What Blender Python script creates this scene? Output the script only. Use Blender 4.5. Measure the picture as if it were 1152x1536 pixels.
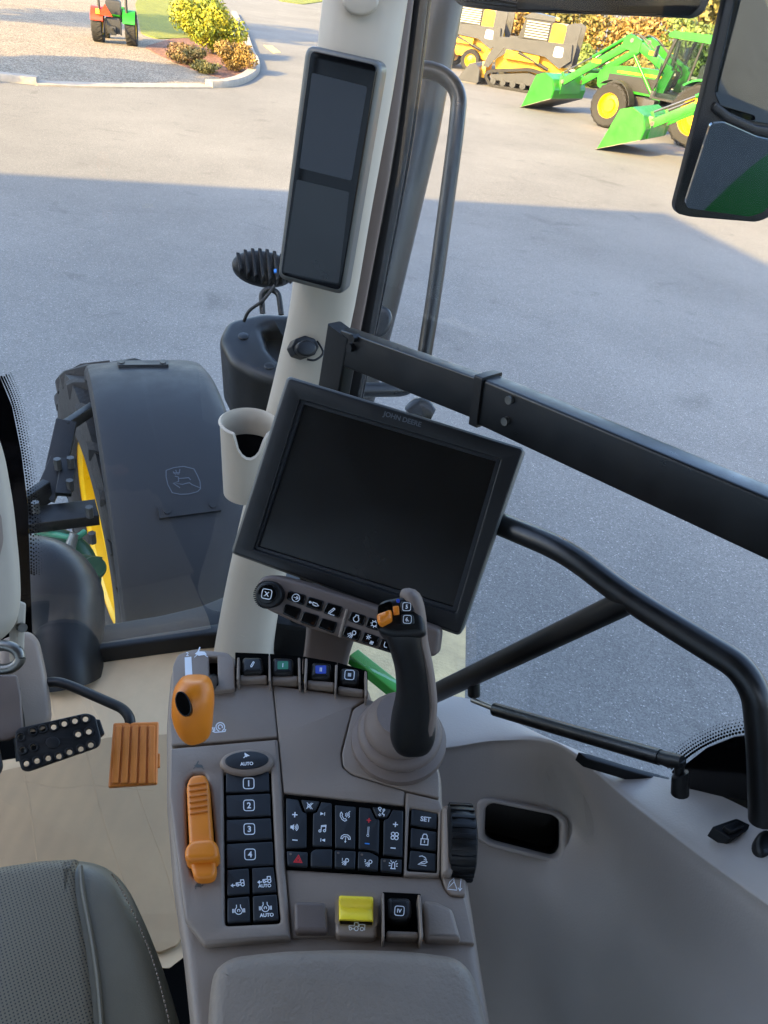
import bpy, bmesh, math, random
import numpy as np
from mathutils import Vector, Matrix
from mathutils.geometry import tessellate_polygon
random.seed(7)
V = Vector
scene = bpy.context.scene
for o in list(bpy.data.objects): bpy.data.objects.remove(o)
# ------------------------------------------------------------------ camera
FPX = 1154.0; PITCH = math.radians(34.7); ROLL = math.radians(8.6); CAMZ = 3.0
FW = V((0, math.cos(PITCH), -math.sin(PITCH))); DN = V((0, -math.sin(PITCH), -math.cos(PITCH))); XR = V((1, 0, 0))
RW = XR*math.cos(ROLL) - DN*math.sin(ROLL)          # picture right
UW = -(XR*math.sin(ROLL) + DN*math.cos(ROLL))       # picture up
CAM = V((0, 0, CAMZ))
cd = bpy.data.cameras.new('camera'); cam = bpy.data.objects.new('camera', cd); scene.collection.objects.link(cam)
cd.sensor_fit = 'HORIZONTAL'; cd.sensor_width = 36; cd.lens = 36*FPX/1152
cd.clip_start = 0.02; cd.clip_end = 2000
cam.matrix_world = Matrix(((RW.x, UW.x, -FW.x, 0), (RW.y, UW.y, -FW.y, 0), (RW.z, UW.z, -FW.z, CAMZ), (0, 0, 0, 1)))
scene.camera = cam
scene.render.resolution_x = 768; scene.render.resolution_y = 1024
# ------------------------------------------------------------------ light
SUN_EL = math.radians(24.5); SH = V((0.57, 0.82, 0)).normalized()   # direction the shadows fall
world = bpy.data.worlds.new('World'); scene.world = world; world.use_nodes = True
nt = world.node_tree; bg = nt.nodes['Background']
sky = nt.nodes.new('ShaderNodeTexSky'); sky.sky_type = 'NISHITA'; sky.sun_disc = False
sky.air_density = 0.8; sky.dust_density = 2.0; sky.ozone_density = 0.6; sky.sun_elevation = SUN_EL; sky.sun_rotation = math.atan2(-SH.x, -SH.y)
nt.links.new(sky.outputs[0], bg.inputs[0]); bg.inputs[1].default_value = 0.15
sl = bpy.data.lights.new('sun', 'SUN'); sl.energy = 3.0; sl.angle = math.radians(0.5); sl.color = (1, 0.67, 0.22)
so = bpy.data.objects.new('sun', sl); scene.collection.objects.link(so)
so.rotation_euler = V((SH.x*math.cos(SUN_EL), SH.y*math.cos(SUN_EL), -math.sin(SUN_EL))).to_track_quat('-Z', 'Y').to_euler()
so.location = (-20, -30, 30)
scene.view_settings.view_transform = 'Standard'; scene.view_settings.look = 'None'
scene.view_settings.exposure = 2.8; scene.view_settings.gamma = 1; scene.view_settings.use_curve_mapping = False

# ------------------------------------------------------------------ measuring helpers
def ray(x, y): return FW + (RW*(x-576) - UW*(y-768))/FPX      # unit depth along the optical axis
def at_d(x, y, d): return CAM + ray(x, y)*d
def at_z(x, y, z):
    r = ray(x, y); return CAM + r*((z-CAMZ)/r.z)
def G(x, y, z=0.0): return at_z(x, y, z)
class Frame:
    def __init__(s, O, U, N):
        s.O = V(O); s.N = V(N).normalized(); s.U = (V(U) - s.N*V(U).dot(s.N)).normalized(); s.V = s.N.cross(s.U)
        s.M = Matrix(((s.U.x, s.V.x, s.N.x, s.O.x), (s.U.y, s.V.y, s.N.y, s.O.y), (s.U.z, s.V.z, s.N.z, s.O.z), (0, 0, 0, 1)))
    def px(s, x, y, w=0.0):
        r = ray(x, y); t = (s.O + s.N*w - CAM).dot(s.N)/r.dot(s.N); p = CAM + r*t - s.O
        return (p.dot(s.U), p.dot(s.V))
    def poly(s, pts, w=0.0): return [s.px(x, y, w) for x, y in pts]
    def world(s, u, v, w=0): return s.O + s.U*u + s.V*v + s.N*w
def quad_frame(P, d0):
    R = [np.array(ray(*q)) for q in P]
    A = np.array([R[0], -R[1], R[2], -R[3]]).T
    d = np.linalg.svd(A)[2][-1]; d = d/np.mean(d)*d0
    Q = [CAM + V(R[i]*d[i]) for i in range(4)]
    U = Q[1]-Q[0]; W = Q[0]-Q[3]
    return Frame((Q[0]+Q[1]+Q[2]+Q[3])/4, U, U.cross(W))

# ------------------------------------------------------------------ object helpers
COL = scene.collection; WM = {}
def thing(name, label, cat, loc=(0, 0, 0), rz=0, group=None):
    o = bpy.data.objects.new(name, None); COL.objects.link(o); o.empty_display_size = .05
    o.location = loc; o.rotation_euler = (0, 0, rz)
    WM[o] = Matrix.Translation(V(loc)) @ Matrix.Rotation(rz, 4, 'Z')
    return tag(o, label, cat, group)
def tag(o, label=None, cat=None, group=None, kind=None):
    if label: o['label'] = label
    if cat: o['category'] = cat
    if group: o['group'] = group
    if kind: o['kind'] = kind
    return o
def link(name, me, mat=None, parent=None, M=None):
    o = bpy.data.objects.new(name, me); COL.objects.link(o)
    if mat and not me.materials: me.materials.append(mat)
    M = Matrix.Identity(4) if M is None else M
    WM[o] = M
    if parent is not None:
        o.parent = parent; o.matrix_basis = WM[parent].inverted() @ M
    else: o.matrix_basis = M
    return o
def recenter(vs, M):
    # put the object's origin at the middle of its vertices
    c = sum((V(v) for v in vs), V())/max(1, len(vs))
    return [V(v)-c for v in vs], M @ Matrix.Translation(c)
def mesh(name, vs, fs, smooth=40):
    me = bpy.data.meshes.new(name); me.from_pydata([tuple(v) for v in vs], [], fs); me.validate(); me.update()
    bm = bmesh.new(); bm.from_mesh(me); bmesh.ops.recalc_face_normals(bm, faces=bm.faces); bm.to_mesh(me); bm.free()
    if smooth:
        me.polygons.foreach_set('use_smooth', [True]*len(me.polygons)); me.set_sharp_from_angle(angle=math.radians(smooth))
    return me
def new(name, vf, mat, parent=None, M=None, smooth=40):
    M = Matrix.Identity(4) if M is None else M
    vs, M2 = recenter(vf[0], M)
    return link(name, mesh(name, vs, vf[1], smooth), mat, parent, M2)
class MB:
    def __init__(s): s.v = []; s.f = []
    def add(s, vf, M=None):
        n = len(s.v); s.v += [V(p) if M is None else M @ V(p) for p in vf[0]]
        s.f += [tuple(i+n for i in f) for f in vf[1]]; return s
    @property
    def vf(s): return (s.v, s.f)
def area(p): return sum(p[i][0]*p[(i+1) % len(p)][1]-p[(i+1) % len(p)][0]*p[i][1] for i in range(len(p)))/2
def ccw(p): return list(p) if area(p) > 0 else list(reversed(p))
def offset(p, d):        # inset of a ccw polygon
    n = len(p); out = []
    for i in range(n):
        a, b, c = V(p[i-1]), V(p[i]), V(p[(i+1) % n])
        e1 = (b-a); e2 = (c-b)
        if e1.length < 1e-9 or e2.length < 1e-9: out.append(tuple(b)); continue
        e1.normalize(); e2.normalize(); n1 = V((-e1.y, e1.x)); n2 = V((-e2.y, e2.x)); m = n1+n2
        k = max(.35, 1+n1.dot(n2)); out.append(tuple(b + m*(d/k)))
    return out
def rnd(p, r, n=4):      # round the corners of a 2d polygon
    p = [V(q) for q in p]; out = []; m = len(p)
    for i in range(m):
        rr = r[i] if isinstance(r, (list, tuple)) else r
        a, b, c = p[i-1], p[i], p[(i+1) % m]
        l = min(rr, (a-b).length*.48, (c-b).length*.48)
        if l < 1e-6: out.append(tuple(b)); continue
        s = b+(a-b).normalized()*l; e = b+(c-b).normalized()*l
        for k in range(n+1):
            t = k/n; out.append(tuple(s*(1-t)**2 + b*2*t*(1-t) + e*t*t))
    return out
def prism(poly, w0, w1, bev=0.0, seg=3, holes=(), back=False):
    loops = [ccw(poly)] + [list(reversed(ccw(h))) for h in holes]
    vs = []; fs = []; tops = []; bots = []
    prof = [(w0, 0)]
    if bev > 0:
        for k in range(seg+1):
            a = math.pi/2*k/seg; prof.append((w1-bev+bev*math.sin(a), bev*(1-math.cos(a))))
    else: prof.append((w1, 0))
    for L in loops:
        n = len(L); base = len(vs)
        for w, d in prof:
            q = offset(L, d) if d else L
            vs += [V((x, y, w)) for x, y in q]
        for k in range(len(prof)-1):
            for i in range(n):
                j = (i+1) % n; a = base+k*n
                fs.append((a+i, a+j, a+n+j, a+n+i))
        tops.append(list(range(base+(len(prof)-1)*n, base+len(prof)*n))); bots.append(list(range(base, base+n)))
    def cap(idx):
        flat = [i for L in idx for i in L]
        if len(idx) == 1 and len(flat) <= 4: fs.append(tuple(flat)); return
        for t in tessellate_polygon([[V((vs[i].x, vs[i].y, 0)) for i in L] for L in idx]): fs.append(tuple(flat[k] for k in t))
    cap(tops)
    if back: cap(bots)
    return vs, fs
def box(c, s, bev=0.0):
    x, y = s[0]/2, s[1]/2
    vf = prism([(-x, -y), (x, -y), (x, y), (-x, y)], -s[2]/2, s[2]/2, bev, 2, back=True)
    return [v+V(c) for v in vf[0]], vf[1]
def loft(rings, closed=True, cap=True):
    n = len(rings[0]); vs = [V(p) for r in rings for p in r]; fs = []
    for k in range(len(rings)-1):
        for i in range(n if closed else n-1):
            j = (i+1) % n; fs.append((k*n+i, k*n+j, (k+1)*n+j, (k+1)*n+i))
    if cap and closed: fs.append(tuple(range(n))); fs.append(tuple(range((len(rings)-1)*n, len(rings)*n)))
    return vs, fs
def oval(c, ax, ay, a, b, n=20, p=2.0):
    out = []
    for i in range(n):
        t = 2*math.pi*i/n; ct, st = math.cos(t), math.sin(t)
        out.append(c + ax*(a*math.copysign(abs(ct)**(2/p), ct)) + ay*(b*math.copysign(abs(st)**(2/p), st)))
    return out
def smooth_path(P, n=6):
    P = [V(p) for p in P]; out = []
    for i in range(len(P)-1):
        p0 = P[max(0, i-1)]; p1 = P[i]; p2 = P[i+1]; p3 = P[min(len(P)-1, i+2)]
        for k in range(n):
            t = k/n; out.append(.5*((2*p1)+(p2-p0)*t+(2*p0-5*p1+4*p2-p3)*t*t+(3*p1-p0-3*p2+p3)*t**3))
    return out+[P[-1]]
def round_path(P, r, n=6):
    P = [V(p) for p in P]; out = [P[0]]
    for i in range(1, len(P)-1):
        a, b, c = P[i-1], P[i], P[i+1]; l = min(r, (a-b).length*.48, (c-b).length*.48)
        s = b+(a-b).normalized()*l; e = b+(c-b).normalized()*l
        for k in range(n+1):
            t = k/n; out.append(s*(1-t)**2+b*2*t*(1-t)+e*t*t)
    return out+[P[-1]]
def tube(P, r, n=14, cap=True):
    P = [V(p) for p in P]; R = r if isinstance(r, (list, tuple)) else [r]*len(P); rings = []
    t = (P[1]-P[0]).normalized(); x = t.orthogonal().normalized()
    for i, p in enumerate(P):
        t = ((P[min(i+1, len(P)-1)]-p).normalized() + (p-P[max(i-1, 0)]).normalized()).normalized()
        x = (x-t*x.dot(t)).normalized(); y = t.cross(x); rings.append(oval(p, x, y, R[i], R[i], n))
    return loft(rings, cap=cap)
def beam(A, B, up, h, w, bev=.003):   # bar of rectangular section from A to B
    A = V(A); B = V(B); d = B-A; L = d.length; d.normalize(); up = (V(up)-d*V(up).dot(d)).normalized(); s = d.cross(up)
    vf = prism(rnd([(-w/2, -h/2), (w/2, -h/2), (w/2, h/2), (-w/2, h/2)], bev, 3), 0, L, 0, back=True)
    return [A+s*p.x+up*p.y+d*p.z for p in vf[0]], vf[1]
def lathe(prof, n=24, axis='z', full=True):
    rings = []
    for r, z in prof:
        ring = []
        for i in range(n):
            a = 2*math.pi*i/n
            if axis == 'z': ring.append(V((r*math.cos(a), r*math.sin(a), z)))
            elif axis == 'y': ring.append(V((r*math.cos(a), z, r*math.sin(a))))
            else: ring.append(V((z, r*math.cos(a), r*math.sin(a))))
        rings.append(ring)
    return loft(rings, cap=full)
def blob(S, n=20, p=2.2, sub=4):
    # S: (px, py, depth, half width in px, half thickness in m) along a path
    pts = [V((s[0], s[1], s[2])) for s in S]; hw = [V((s[3]*s[2]/FPX, s[4], 0)) for s in S]
    P = smooth_path(pts, sub); H = smooth_path(hw, sub); Wd = [at_d(*q) for q in P]; rings = []
    for i, c in enumerate(Wd):
        t = (Wd[min(i+1, len(Wd)-1)]-Wd[max(i-1, 0)]).normalized(); view = (c-CAM).normalized()
        ax = t.cross(view).normalized(); ay = ax.cross(t)
        rings.append(oval(c, ax, ay, max(H[i].x, 1e-4), max(H[i].y, 1e-4), n, p))
    return loft(rings)
def cat(P, n):           # catmull-rom subdivision of a list of vectors
    return smooth_path(P, n)
def surf(rows, nu=8, nv=6):
    R = [cat(r, nu) for r in rows]; C = list(zip(*R)); C = [cat(list(c), nv) for c in C]
    rows2 = list(zip(*C)); m = len(rows2[0]); vs = [p for r in rows2 for p in r]; fs = []
    for k in range(len(rows2)-1):
        for i in range(m-1): fs.append((k*m+i, k*m+i+1, (k+1)*m+i+1, (k+1)*m+i))
    return vs, fs
# ------------------------------------------------------------------ materials
def lin(c): return tuple(((x/255)/12.92 if x/255 <= .04045 else ((x/255+.055)/1.055)**2.4) for x in c)
def mat(name, rgb, rough=.5, metal=0., var=.12, vs=12., bump=0., bs=300., spec=.5, kind=None, rvar=.1, coat=0.):
    m = bpy.data.materials.new(name); m.use_nodes = True; n = m.node_tree.nodes; l = m.node_tree.links
    b = n['Principled BSDF']; c = lin(rgb)
    b.inputs['Metallic'].default_value = metal; b.inputs['Specular IOR Level'].default_value = spec
    b.inputs['Coat Weight'].default_value = coat
    tc = n.new('ShaderNodeTexCoord')
    no = n.new('ShaderNodeTexNoise'); no.inputs['Scale'].default_value = vs; no.inputs['Detail'].default_value = 5; no.inputs['Roughness'].default_value = .65
    l.new(tc.outputs['Object'], no.inputs['Vector'])
    mp = n.new('ShaderNodeMapRange'); mp.inputs['From Min'].default_value = .3; mp.inputs['From Max'].default_value = .7
    mp.inputs['To Min'].default_value = 1-var; mp.inputs['To Max'].default_value = 1+var
    l.new(no.outputs['Fac'], mp.inputs['Value'])
    vm = n.new('ShaderNodeVectorMath'); vm.operation = 'SCALE'; vm.inputs[0].default_value = c; l.new(mp.outputs[0], vm.inputs['Scale'])
    l.new(vm.outputs[0], b.inputs['Base Color'])
    mr = n.new('ShaderNodeMapRange'); mr.inputs['From Min'].default_value = .3; mr.inputs['From Max'].default_value = .7
    mr.inputs['To Min'].default_value = max(0, rough-rvar); mr.inputs['To Max'].default_value = min(1, rough+rvar)
    l.new(no.outputs['Fac'], mr.inputs['Value']); l.new(mr.outputs[0], b.inputs['Roughness'])
    if bump:
        nb = n.new('ShaderNodeTexNoise'); nb.inputs['Scale'].default_value = bs; nb.inputs['Detail'].default_value = 2
        l.new(tc.outputs['Object'], nb.inputs['Vector'])
        bp = n.new('ShaderNodeBump'); bp.inputs['Strength'].default_value = bump; bp.inputs['Distance'].default_value = .0006 if bs > 100 else .01
        l.new(nb.outputs['Fac'], bp.inputs['Height']); l.new(bp.outputs[0], b.inputs['Normal'])
    m['o'] = 1
    return m
def nodes(m): return m.node_tree.nodes, m.node_tree.links, m.node_tree.nodes['Principled BSDF']
TAUPE = mat('taupe_plastic', (134, 118, 104), .48, var=.06, vs=9, bump=.35, bs=420)
TAUPE2 = mat('taupe_panel_plastic', (160, 151, 144), .5, var=.05, vs=5, bump=.35, bs=420)
TAUPED = mat('dark_taupe_plastic', (98, 84, 76), .5, var=.08, bump=.2, bs=900)
PAD = mat('armrest_vinyl', (128, 114, 100), .55, var=.06, vs=30, bump=.9, bs=350)
BEIGE = mat('beige_plastic', (174, 163, 146), .5, var=.04, vs=8, bump=.2, bs=900)
BLACK = mat('black_plastic', (13, 13, 14), .45, var=.1, bump=.15, bs=800, spec=.4)
VOID = mat('dark_recess', (4, 4, 4), .95, spec=.05)
BLACKG = mat('black_gloss', (5, 5, 6), .12, var=.1, rvar=.04, spec=.3)
KEY = mat('button_rubber', (17, 20, 25), .5, var=.1, bump=.1, bs=900)
PAINTB = mat('black_paint', (9, 9, 10), .35, var=.15, vs=25, bump=.05, bs=400)
BOOT = mat('rubber_boot', (112, 97, 88), .6, var=.08, bump=.2, bs=700)
ORANGE = mat('orange_plastic', (226, 128, 28), .38, var=.05, vs=20, bump=.15, bs=700)
ORANGED = mat('orange_pedal', (196, 112, 36), .45, var=.08, vs=25, bump=.2, bs=600)
YELLOW = mat('yellow_plastic', (246, 216, 44), .42, var=.04, bump=.1, bs=700)
WHITE = mat('white_print', (225, 228, 232), .6, var=.03)
REDP = mat('red_print', (205, 40, 45), .6, var=.03)
BLUEP = mat('blue_print', (50, 130, 215), .6, var=.03)
GREENP = mat('green_print', (38, 120, 90), .5, var=.05)
BLUEC = mat('blue_key', (40, 70, 170), .5, var=.05)
DARKP = mat('dark_print', (10, 11, 12), .7, var=.03)
SILVER = mat('silver_edge', (92, 92, 88), .4, metal=.3, var=.1)
STEEL = mat('zinc_steel', (118, 116, 110), .35, metal=.9, var=.2, vs=60)
RUBBER = mat('tyre_rubber', (34, 33, 32), .8, var=.25, vs=8, bump=.4, bs=60)
RIMY = mat('yellow_rim_paint', (232, 186, 10), .35, var=.05)
FENDER = mat('fender_plastic', (39, 40, 42), .58, var=.14, vs=9, bump=.3, bs=500, spec=.28)
JDG = mat('green_paint', (30, 122, 22), .38, var=.12, vs=4)
DKG = mat('dark_green_casting', (26, 70, 44), .45, var=.2, vs=15)
SKIDY = mat('yellow_paint', (222, 162, 12), .38, var=.06, vs=4)
SKIDG = mat('grey_paint', (48, 50, 54), .45, var=.1, vs=4)
ORED = mat('orange_red_paint', (200, 52, 16), .4, var=.05)
CONC = mat('concrete_kerb', (150, 141, 128), .85, var=.18, vs=5, bump=.5, bs=60)
PALETAN = mat('pale_tan_ground', (186, 166, 124), .85, var=.22, vs=6, bump=.5, bs=60)
GRILL = mat('grille', (120, 124, 122), .4, metal=.5)
LEAFY = mat('leaf_yellowgreen', (150, 160, 40), .6, var=.3, vs=1.5)
BARK = mat('bark', (84, 68, 54), .9, var=.3, vs=20)
ROOFD = mat('dark_roof_plastic', (22, 22, 23), .35, var=.12, vs=14)
WALLM = mat('building_cladding', (222, 222, 220), .6, var=.05)
def leafmat(name, a, b):
    m = mat(name, a, .6, var=.2, vs=3); n, l, bs = nodes(m)
    oi = n.new('ShaderNodeTexCoord'); nz = n.new('ShaderNodeTexNoise'); nz.inputs['Scale'].default_value = 2.2; nz.inputs['Detail'].default_value = 6
    nz.inputs['Roughness'].default_value = .8
    l.new(oi.outputs['Object'], nz.inputs['Vector'])
    mx = n.new('ShaderNodeMix'); mx.data_type = 'RGBA'; mx.inputs['A'].default_value = (*lin(a), 1); mx.inputs['B'].default_value = (*lin(b), 1)
    mr = n.new('ShaderNodeMapRange'); mr.inputs['From Min'].default_value = .38; mr.inputs['From Max'].default_value = .62
    l.new(nz.outputs['Fac'], mr.inputs['Value']); l.new(mr.outputs[0], mx.inputs['Factor']); l.new(mx.outputs['Result'], bs.inputs['Base Color'])
    return m
def ground_mat(name, cols, sc, patch, bump, bd, rough=.9):
    m = mat(name, (100, 100, 100), rough); n, l, b = nodes(m)
    tc = n.new('ShaderNodeTexCoord')
    vo = n.new('ShaderNodeTexVoronoi'); vo.inputs['Scale'].default_value = sc; l.new(tc.outputs['Object'], vo.inputs['Vector'])
    sp = n.new('ShaderNodeSeparateColor'); l.new(vo.outputs['Color'], sp.inputs[0])
    cr = n.new('ShaderNodeValToRGB'); el = cr.color_ramp.elements
    for i, (p, c) in enumerate(cols):
        e = el[i] if i < 2 else el.new(p); e.position = p; e.color = (*lin(c), 1)
    l.new(sp.outputs[0], cr.inputs[0])
    nz = n.new('ShaderNodeTexNoise'); nz.inputs['Scale'].default_value = patch; nz.inputs['Detail'].default_value = 8; nz.inputs['Roughness'].default_value = .7
    l.new(tc.outputs['Object'], nz.inputs['Vector'])
    mr = n.new('ShaderNodeMapRange'); mr.inputs['From Min'].default_value = .3; mr.inputs['From Max'].default_value = .7; mr.inputs['To Min'].default_value = .78; mr.inputs['To Max'].default_value = 1.2
    l.new(nz.outputs['Fac'], mr.inputs['Value'])
    sc2 = n.new('ShaderNodeVectorMath'); sc2.operation = 'SCALE'; l.new(cr.outputs[0], sc2.inputs[0]); l.new(mr.outputs[0], sc2.inputs['Scale'])
    nz2 = n.new('ShaderNodeTexNoise'); nz2.inputs['Scale'].default_value = patch*6; nz2.inputs['Detail'].default_value = 5; nz2.inputs['Roughness'].default_value = .6; nz2.inputs['Distortion'].default_value = .6
    l.new(tc.outputs['Object'], nz2.inputs['Vector'])
    st = n.new('ShaderNodeMapRange'); st.inputs['From Min'].default_value = .60; st.inputs['From Max'].default_value = .72; st.inputs['To Min'].default_value = 1.0; st.inputs['To Max'].default_value = .80
    l.new(nz2.outputs['Fac'], st.inputs['Value']); sc3 = n.new('ShaderNodeVectorMath'); sc3.operation = 'SCALE'; l.new(sc2.outputs[0], sc3.inputs[0]); l.new(st.outputs[0], sc3.inputs['Scale'])
    l.new(sc3.outputs[0], b.inputs['Base Color'])
    bp = n.new('ShaderNodeBump'); bp.inputs['Strength'].default_value = bump; bp.inputs['Distance'].default_value = bd
    l.new(vo.outputs['Distance'], bp.inputs['Height']); l.new(bp.outputs[0], b.inputs['Normal'])
    return m
ASPH = ground_mat('asphalt', [(0, (96, 95, 92)), (.5, (108, 107, 104)), (.95, (118, 117, 113)), (.975, (132, 130, 126)), (1, (150, 148, 143))], 130, .22, .3, .004)
ASPH.node_tree.nodes['Principled BSDF'].inputs['Specular IOR Level'].default_value = .12
for nd in ASPH.node_tree.nodes:
    if nd.type == 'MAP_RANGE' and abs(nd.inputs['To Min'].default_value-.78) < .001: nd.inputs['To Min'].default_value = .92; nd.inputs['To Max'].default_value = 1.32
GRAV = ground_mat('gravel', [(0, (74, 66, 56)), (.5, (126, 114, 97)), (1, (168, 158, 140))], 38, .8, 1, .02)
MULCH = ground_mat('mulch', [(0, (70, 46, 36)), (.5, (120, 80, 62)), (1, (150, 110, 86))], 22, 1.2, 1, .03)
LAWN = ground_mat('lawn', [(0, (70, 84, 20)), (.5, (108, 116, 30)), (1, (140, 138, 48))], 30, 1.0, 1, .03)
GRASSL = leafmat('bush_green', (78, 100, 14), (160, 152, 30))
DRYL = leafmat('shrub_dry', (112, 80, 50), (92, 90, 48))
OLIVE = leafmat('foliage_olive', (66, 72, 28), (128, 112, 50))
AUTUMN = leafmat('foliage_autumn', (104, 82, 34), (146, 116, 54))
DEEPG = leafmat('foliage_green', (62, 84, 34), (110, 120, 48))
def cardboard(name, col):
    m = mat(name, col, .85, var=.10, vs=7, bump=.2, bs=200); n, l, b = nodes(m)
    tc = n.new('ShaderNodeTexCoord'); wv = n.new('ShaderNodeTexWave'); wv.inputs['Scale'].default_value = 10; wv.inputs['Distortion'].default_value = .6
    wv.inputs['Detail'].default_value = 1; l.new(tc.outputs['Object'], wv.inputs['Vector'])
    bp = n.new('ShaderNodeBump'); bp.inputs['Strength'].default_value = .35; bp.inputs['Distance'].default_value = .002
    l.new(wv.outputs['Fac'], bp.inputs['Height']); l.new(bp.outputs[0], b.inputs['Normal']); return m
CARD = cardboard('cardboard', (200, 171, 134)); CARD2 = cardboard('worn_cardboard', (164, 136, 102))
def leather():
    m = mat('seat_leather', (108, 101, 84), .42, var=.08, vs=14); n, l, b = nodes(m)
    tc = n.new('ShaderNodeTexCoord'); vo = n.new('ShaderNodeTexVoronoi'); vo.feature = 'DISTANCE_TO_EDGE'; vo.inputs['Scale'].default_value = 420
    l.new(tc.outputs['Object'], vo.inputs['Vector']); bp = n.new('ShaderNodeBump'); bp.inputs['Strength'].default_value = .35; bp.inputs['Distance'].default_value = .0006
    l.new(vo.outputs['Distance'], bp.inputs['Height']); l.new(bp.outputs[0], b.inputs['Normal']); return m
LEATHER = leather()
def perforated():
    m = mat('perforated_leather', (118, 108, 88), .5, var=.06, vs=14); n, l, b = nodes(m)
    tc = n.new('ShaderNodeTexCoord'); mp = n.new('ShaderNodeMapping'); mp.inputs['Scale'].default_value = (330, 330, 0); mp.inputs['Rotation'].default_value = (0, 0, .9)
    l.new(tc.outputs['Object'], mp.inputs[0]); fr = n.new('ShaderNodeVectorMath'); fr.operation = 'FRACTION'; l.new(mp.outputs[0], fr.inputs[0])
    ds = n.new('ShaderNodeVectorMath'); ds.operation = 'DISTANCE'; ds.inputs[1].default_value = (.5, .5, 0); l.new(fr.outputs[0], ds.inputs[0])
    mr = n.new('ShaderNodeMapRange'); mr.inputs['From Min'].default_value = .14; mr.inputs['From Max'].default_value = .30; l.new(ds.outputs['Value'], mr.inputs['Value'])
    mx = n.new('ShaderNodeMix'); mx.data_type = 'RGBA'; mx.inputs['A'].default_value = (*lin((34, 33, 31)), 1); mx.inputs['B'].default_value = (*lin((118, 108, 88)), 1)
    l.new(mr.outputs[0], mx.inputs['Factor']); l.new(mx.outputs['Result'], b.inputs['Base Color'])
    bp = n.new('ShaderNodeBump'); bp.inputs['Strength'].default_value = .6; bp.inputs['Distance'].default_value = .001
    l.new(mr.outputs[0], bp.inputs['Height']); l.new(bp.outputs[0], b.inputs['Normal']); return m
PERF = perforated()
def glassmat(name, tint, refl=1.0, ior=1.45):
    m = bpy.data.materials.new(name); m.use_nodes = True; n = m.node_tree.nodes; l = m.node_tree.links; n.remove(n['Principled BSDF'])
    t = n.new('ShaderNodeBsdfTransparent'); t.inputs[0].default_value = (*tint, 1); g = n.new('ShaderNodeBsdfGlossy'); g.inputs['Roughness'].default_value = 0.01
    fr = n.new('ShaderNodeFresnel'); fr.inputs[0].default_value = ior; mu = n.new('ShaderNodeMath'); mu.operation = 'MULTIPLY'; mu.inputs[1].default_value = refl
    l.new(fr.outputs[0], mu.inputs[0]); mx = n.new('ShaderNodeMixShader'); l.new(mu.outputs[0], mx.inputs[0]); l.new(t.outputs[0], mx.inputs[1]); l.new(g.outputs[0], mx.inputs[2])
    l.new(mx.outputs[0], n['Material Output'].inputs['Surface']); return m
GLASS = glassmat('clear_glass', (.98, .988, .988), .3)
GLASS2 = glassmat('side_glass', (.98, .988, .99), .1)
CABGLASS = glassmat('far_cab_glass', (.72, .8, .8), 1.0)
MIRROR = mat('mirror_glass', (108, 116, 120), .03, metal=1, var=.02, rvar=.02)
SCREEN = mat('screen_glass', (9, 8, 7), .24, var=.2, vs=6, rvar=.05, spec=.6)
SCREEN2 = mat('corner_screen_glass', (34, 36, 41), .2, var=.1, vs=6, rvar=.04)

# ------------------------------------------------------------------ print: text and line symbols
def text_data(s, bold=.028):
    cu = bpy.data.curves.new('t', 'FONT'); cu.body = s; cu.align_x = 'CENTER'; cu.align_y = 'CENTER'; cu.size = 1; cu.offset = bold; cu.resolution_u = 4
    o = bpy.data.objects.new('t', cu); COL.objects.link(o)
    me = bpy.data.meshes.new_from_object(o.evaluated_get(bpy.context.evaluated_depsgraph_get()))
    vs = [v.co.copy() for v in me.vertices]; fs = [tuple(p.vertices) for p in me.polygons]
    bpy.data.objects.remove(o); bpy.data.curves.remove(cu); bpy.data.meshes.remove(me)
    ys = [v.y for v in vs]; xs = [v.x for v in vs]; cy = (max(ys)+min(ys))/2; cx = (max(xs)+min(xs))/2; h = max(ys)-min(ys)
    return [V(((v.x-cx)/h, (v.y-cy)/h)) for v in vs], fs
TC = {}
def stroke2d(pts, lw):
    pts = [V(p) for p in pts]; closed = (pts[0]-pts[-1]).length < 1e-6
    if closed: pts = pts[:-1]
    n = len(pts); L = []; R = []
    for i in range(n):
        a = pts[i-1] if (i > 0 or closed) else pts[i]*2-pts[1]
        c = pts[(i+1) % n] if (i < n-1 or closed) else pts[i]*2-pts[i-1]
        e1 = (pts[i]-a); e2 = (c-pts[i])
        if e1.length < 1e-9: e1 = e2.copy()
        if e2.length < 1e-9: e2 = e1.copy()
        e1.normalize(); e2.normalize(); n1 = V((-e1.y, e1.x)); n2 = V((-e2.y, e2.x)); m = n1+n2; k = max(.6, 1+n1.dot(n2))
        L.append(pts[i]+m*(lw/2/k)); R.append(pts[i]-m*(lw/2/k))
    vs = L+R; fs = [(i, (i+1) % n, n+(i+1) % n, n+i) for i in range(n if closed else n-1)]
    return vs, fs
def arc(cx, cy, r, a0, a1, n=10, ry=None):
    ry = r if ry is None else ry
    return [(cx+r*math.cos(math.radians(a0+(a1-a0)*i/n)), cy+ry*math.sin(math.radians(a0+(a1-a0)*i/n))) for i in range(n+1)]
def rrect(x0, y0, x1, y1, r): 
    p = rnd([(x0, y0), (x1, y0), (x1, y1), (x0, y1)], r, 3); return p+[p[0]]
TRACT = [arc(-.55, -.35, .22, 0, 360, 10), arc(.5, -.3, .34, 0, 360, 12), [(-.85, -.2), (-.8, .1), (.1, .12), (.15, .65), (.75, .65), (.85, 0)], [(-.3, -.35), (.12, -.35)]]
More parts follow.
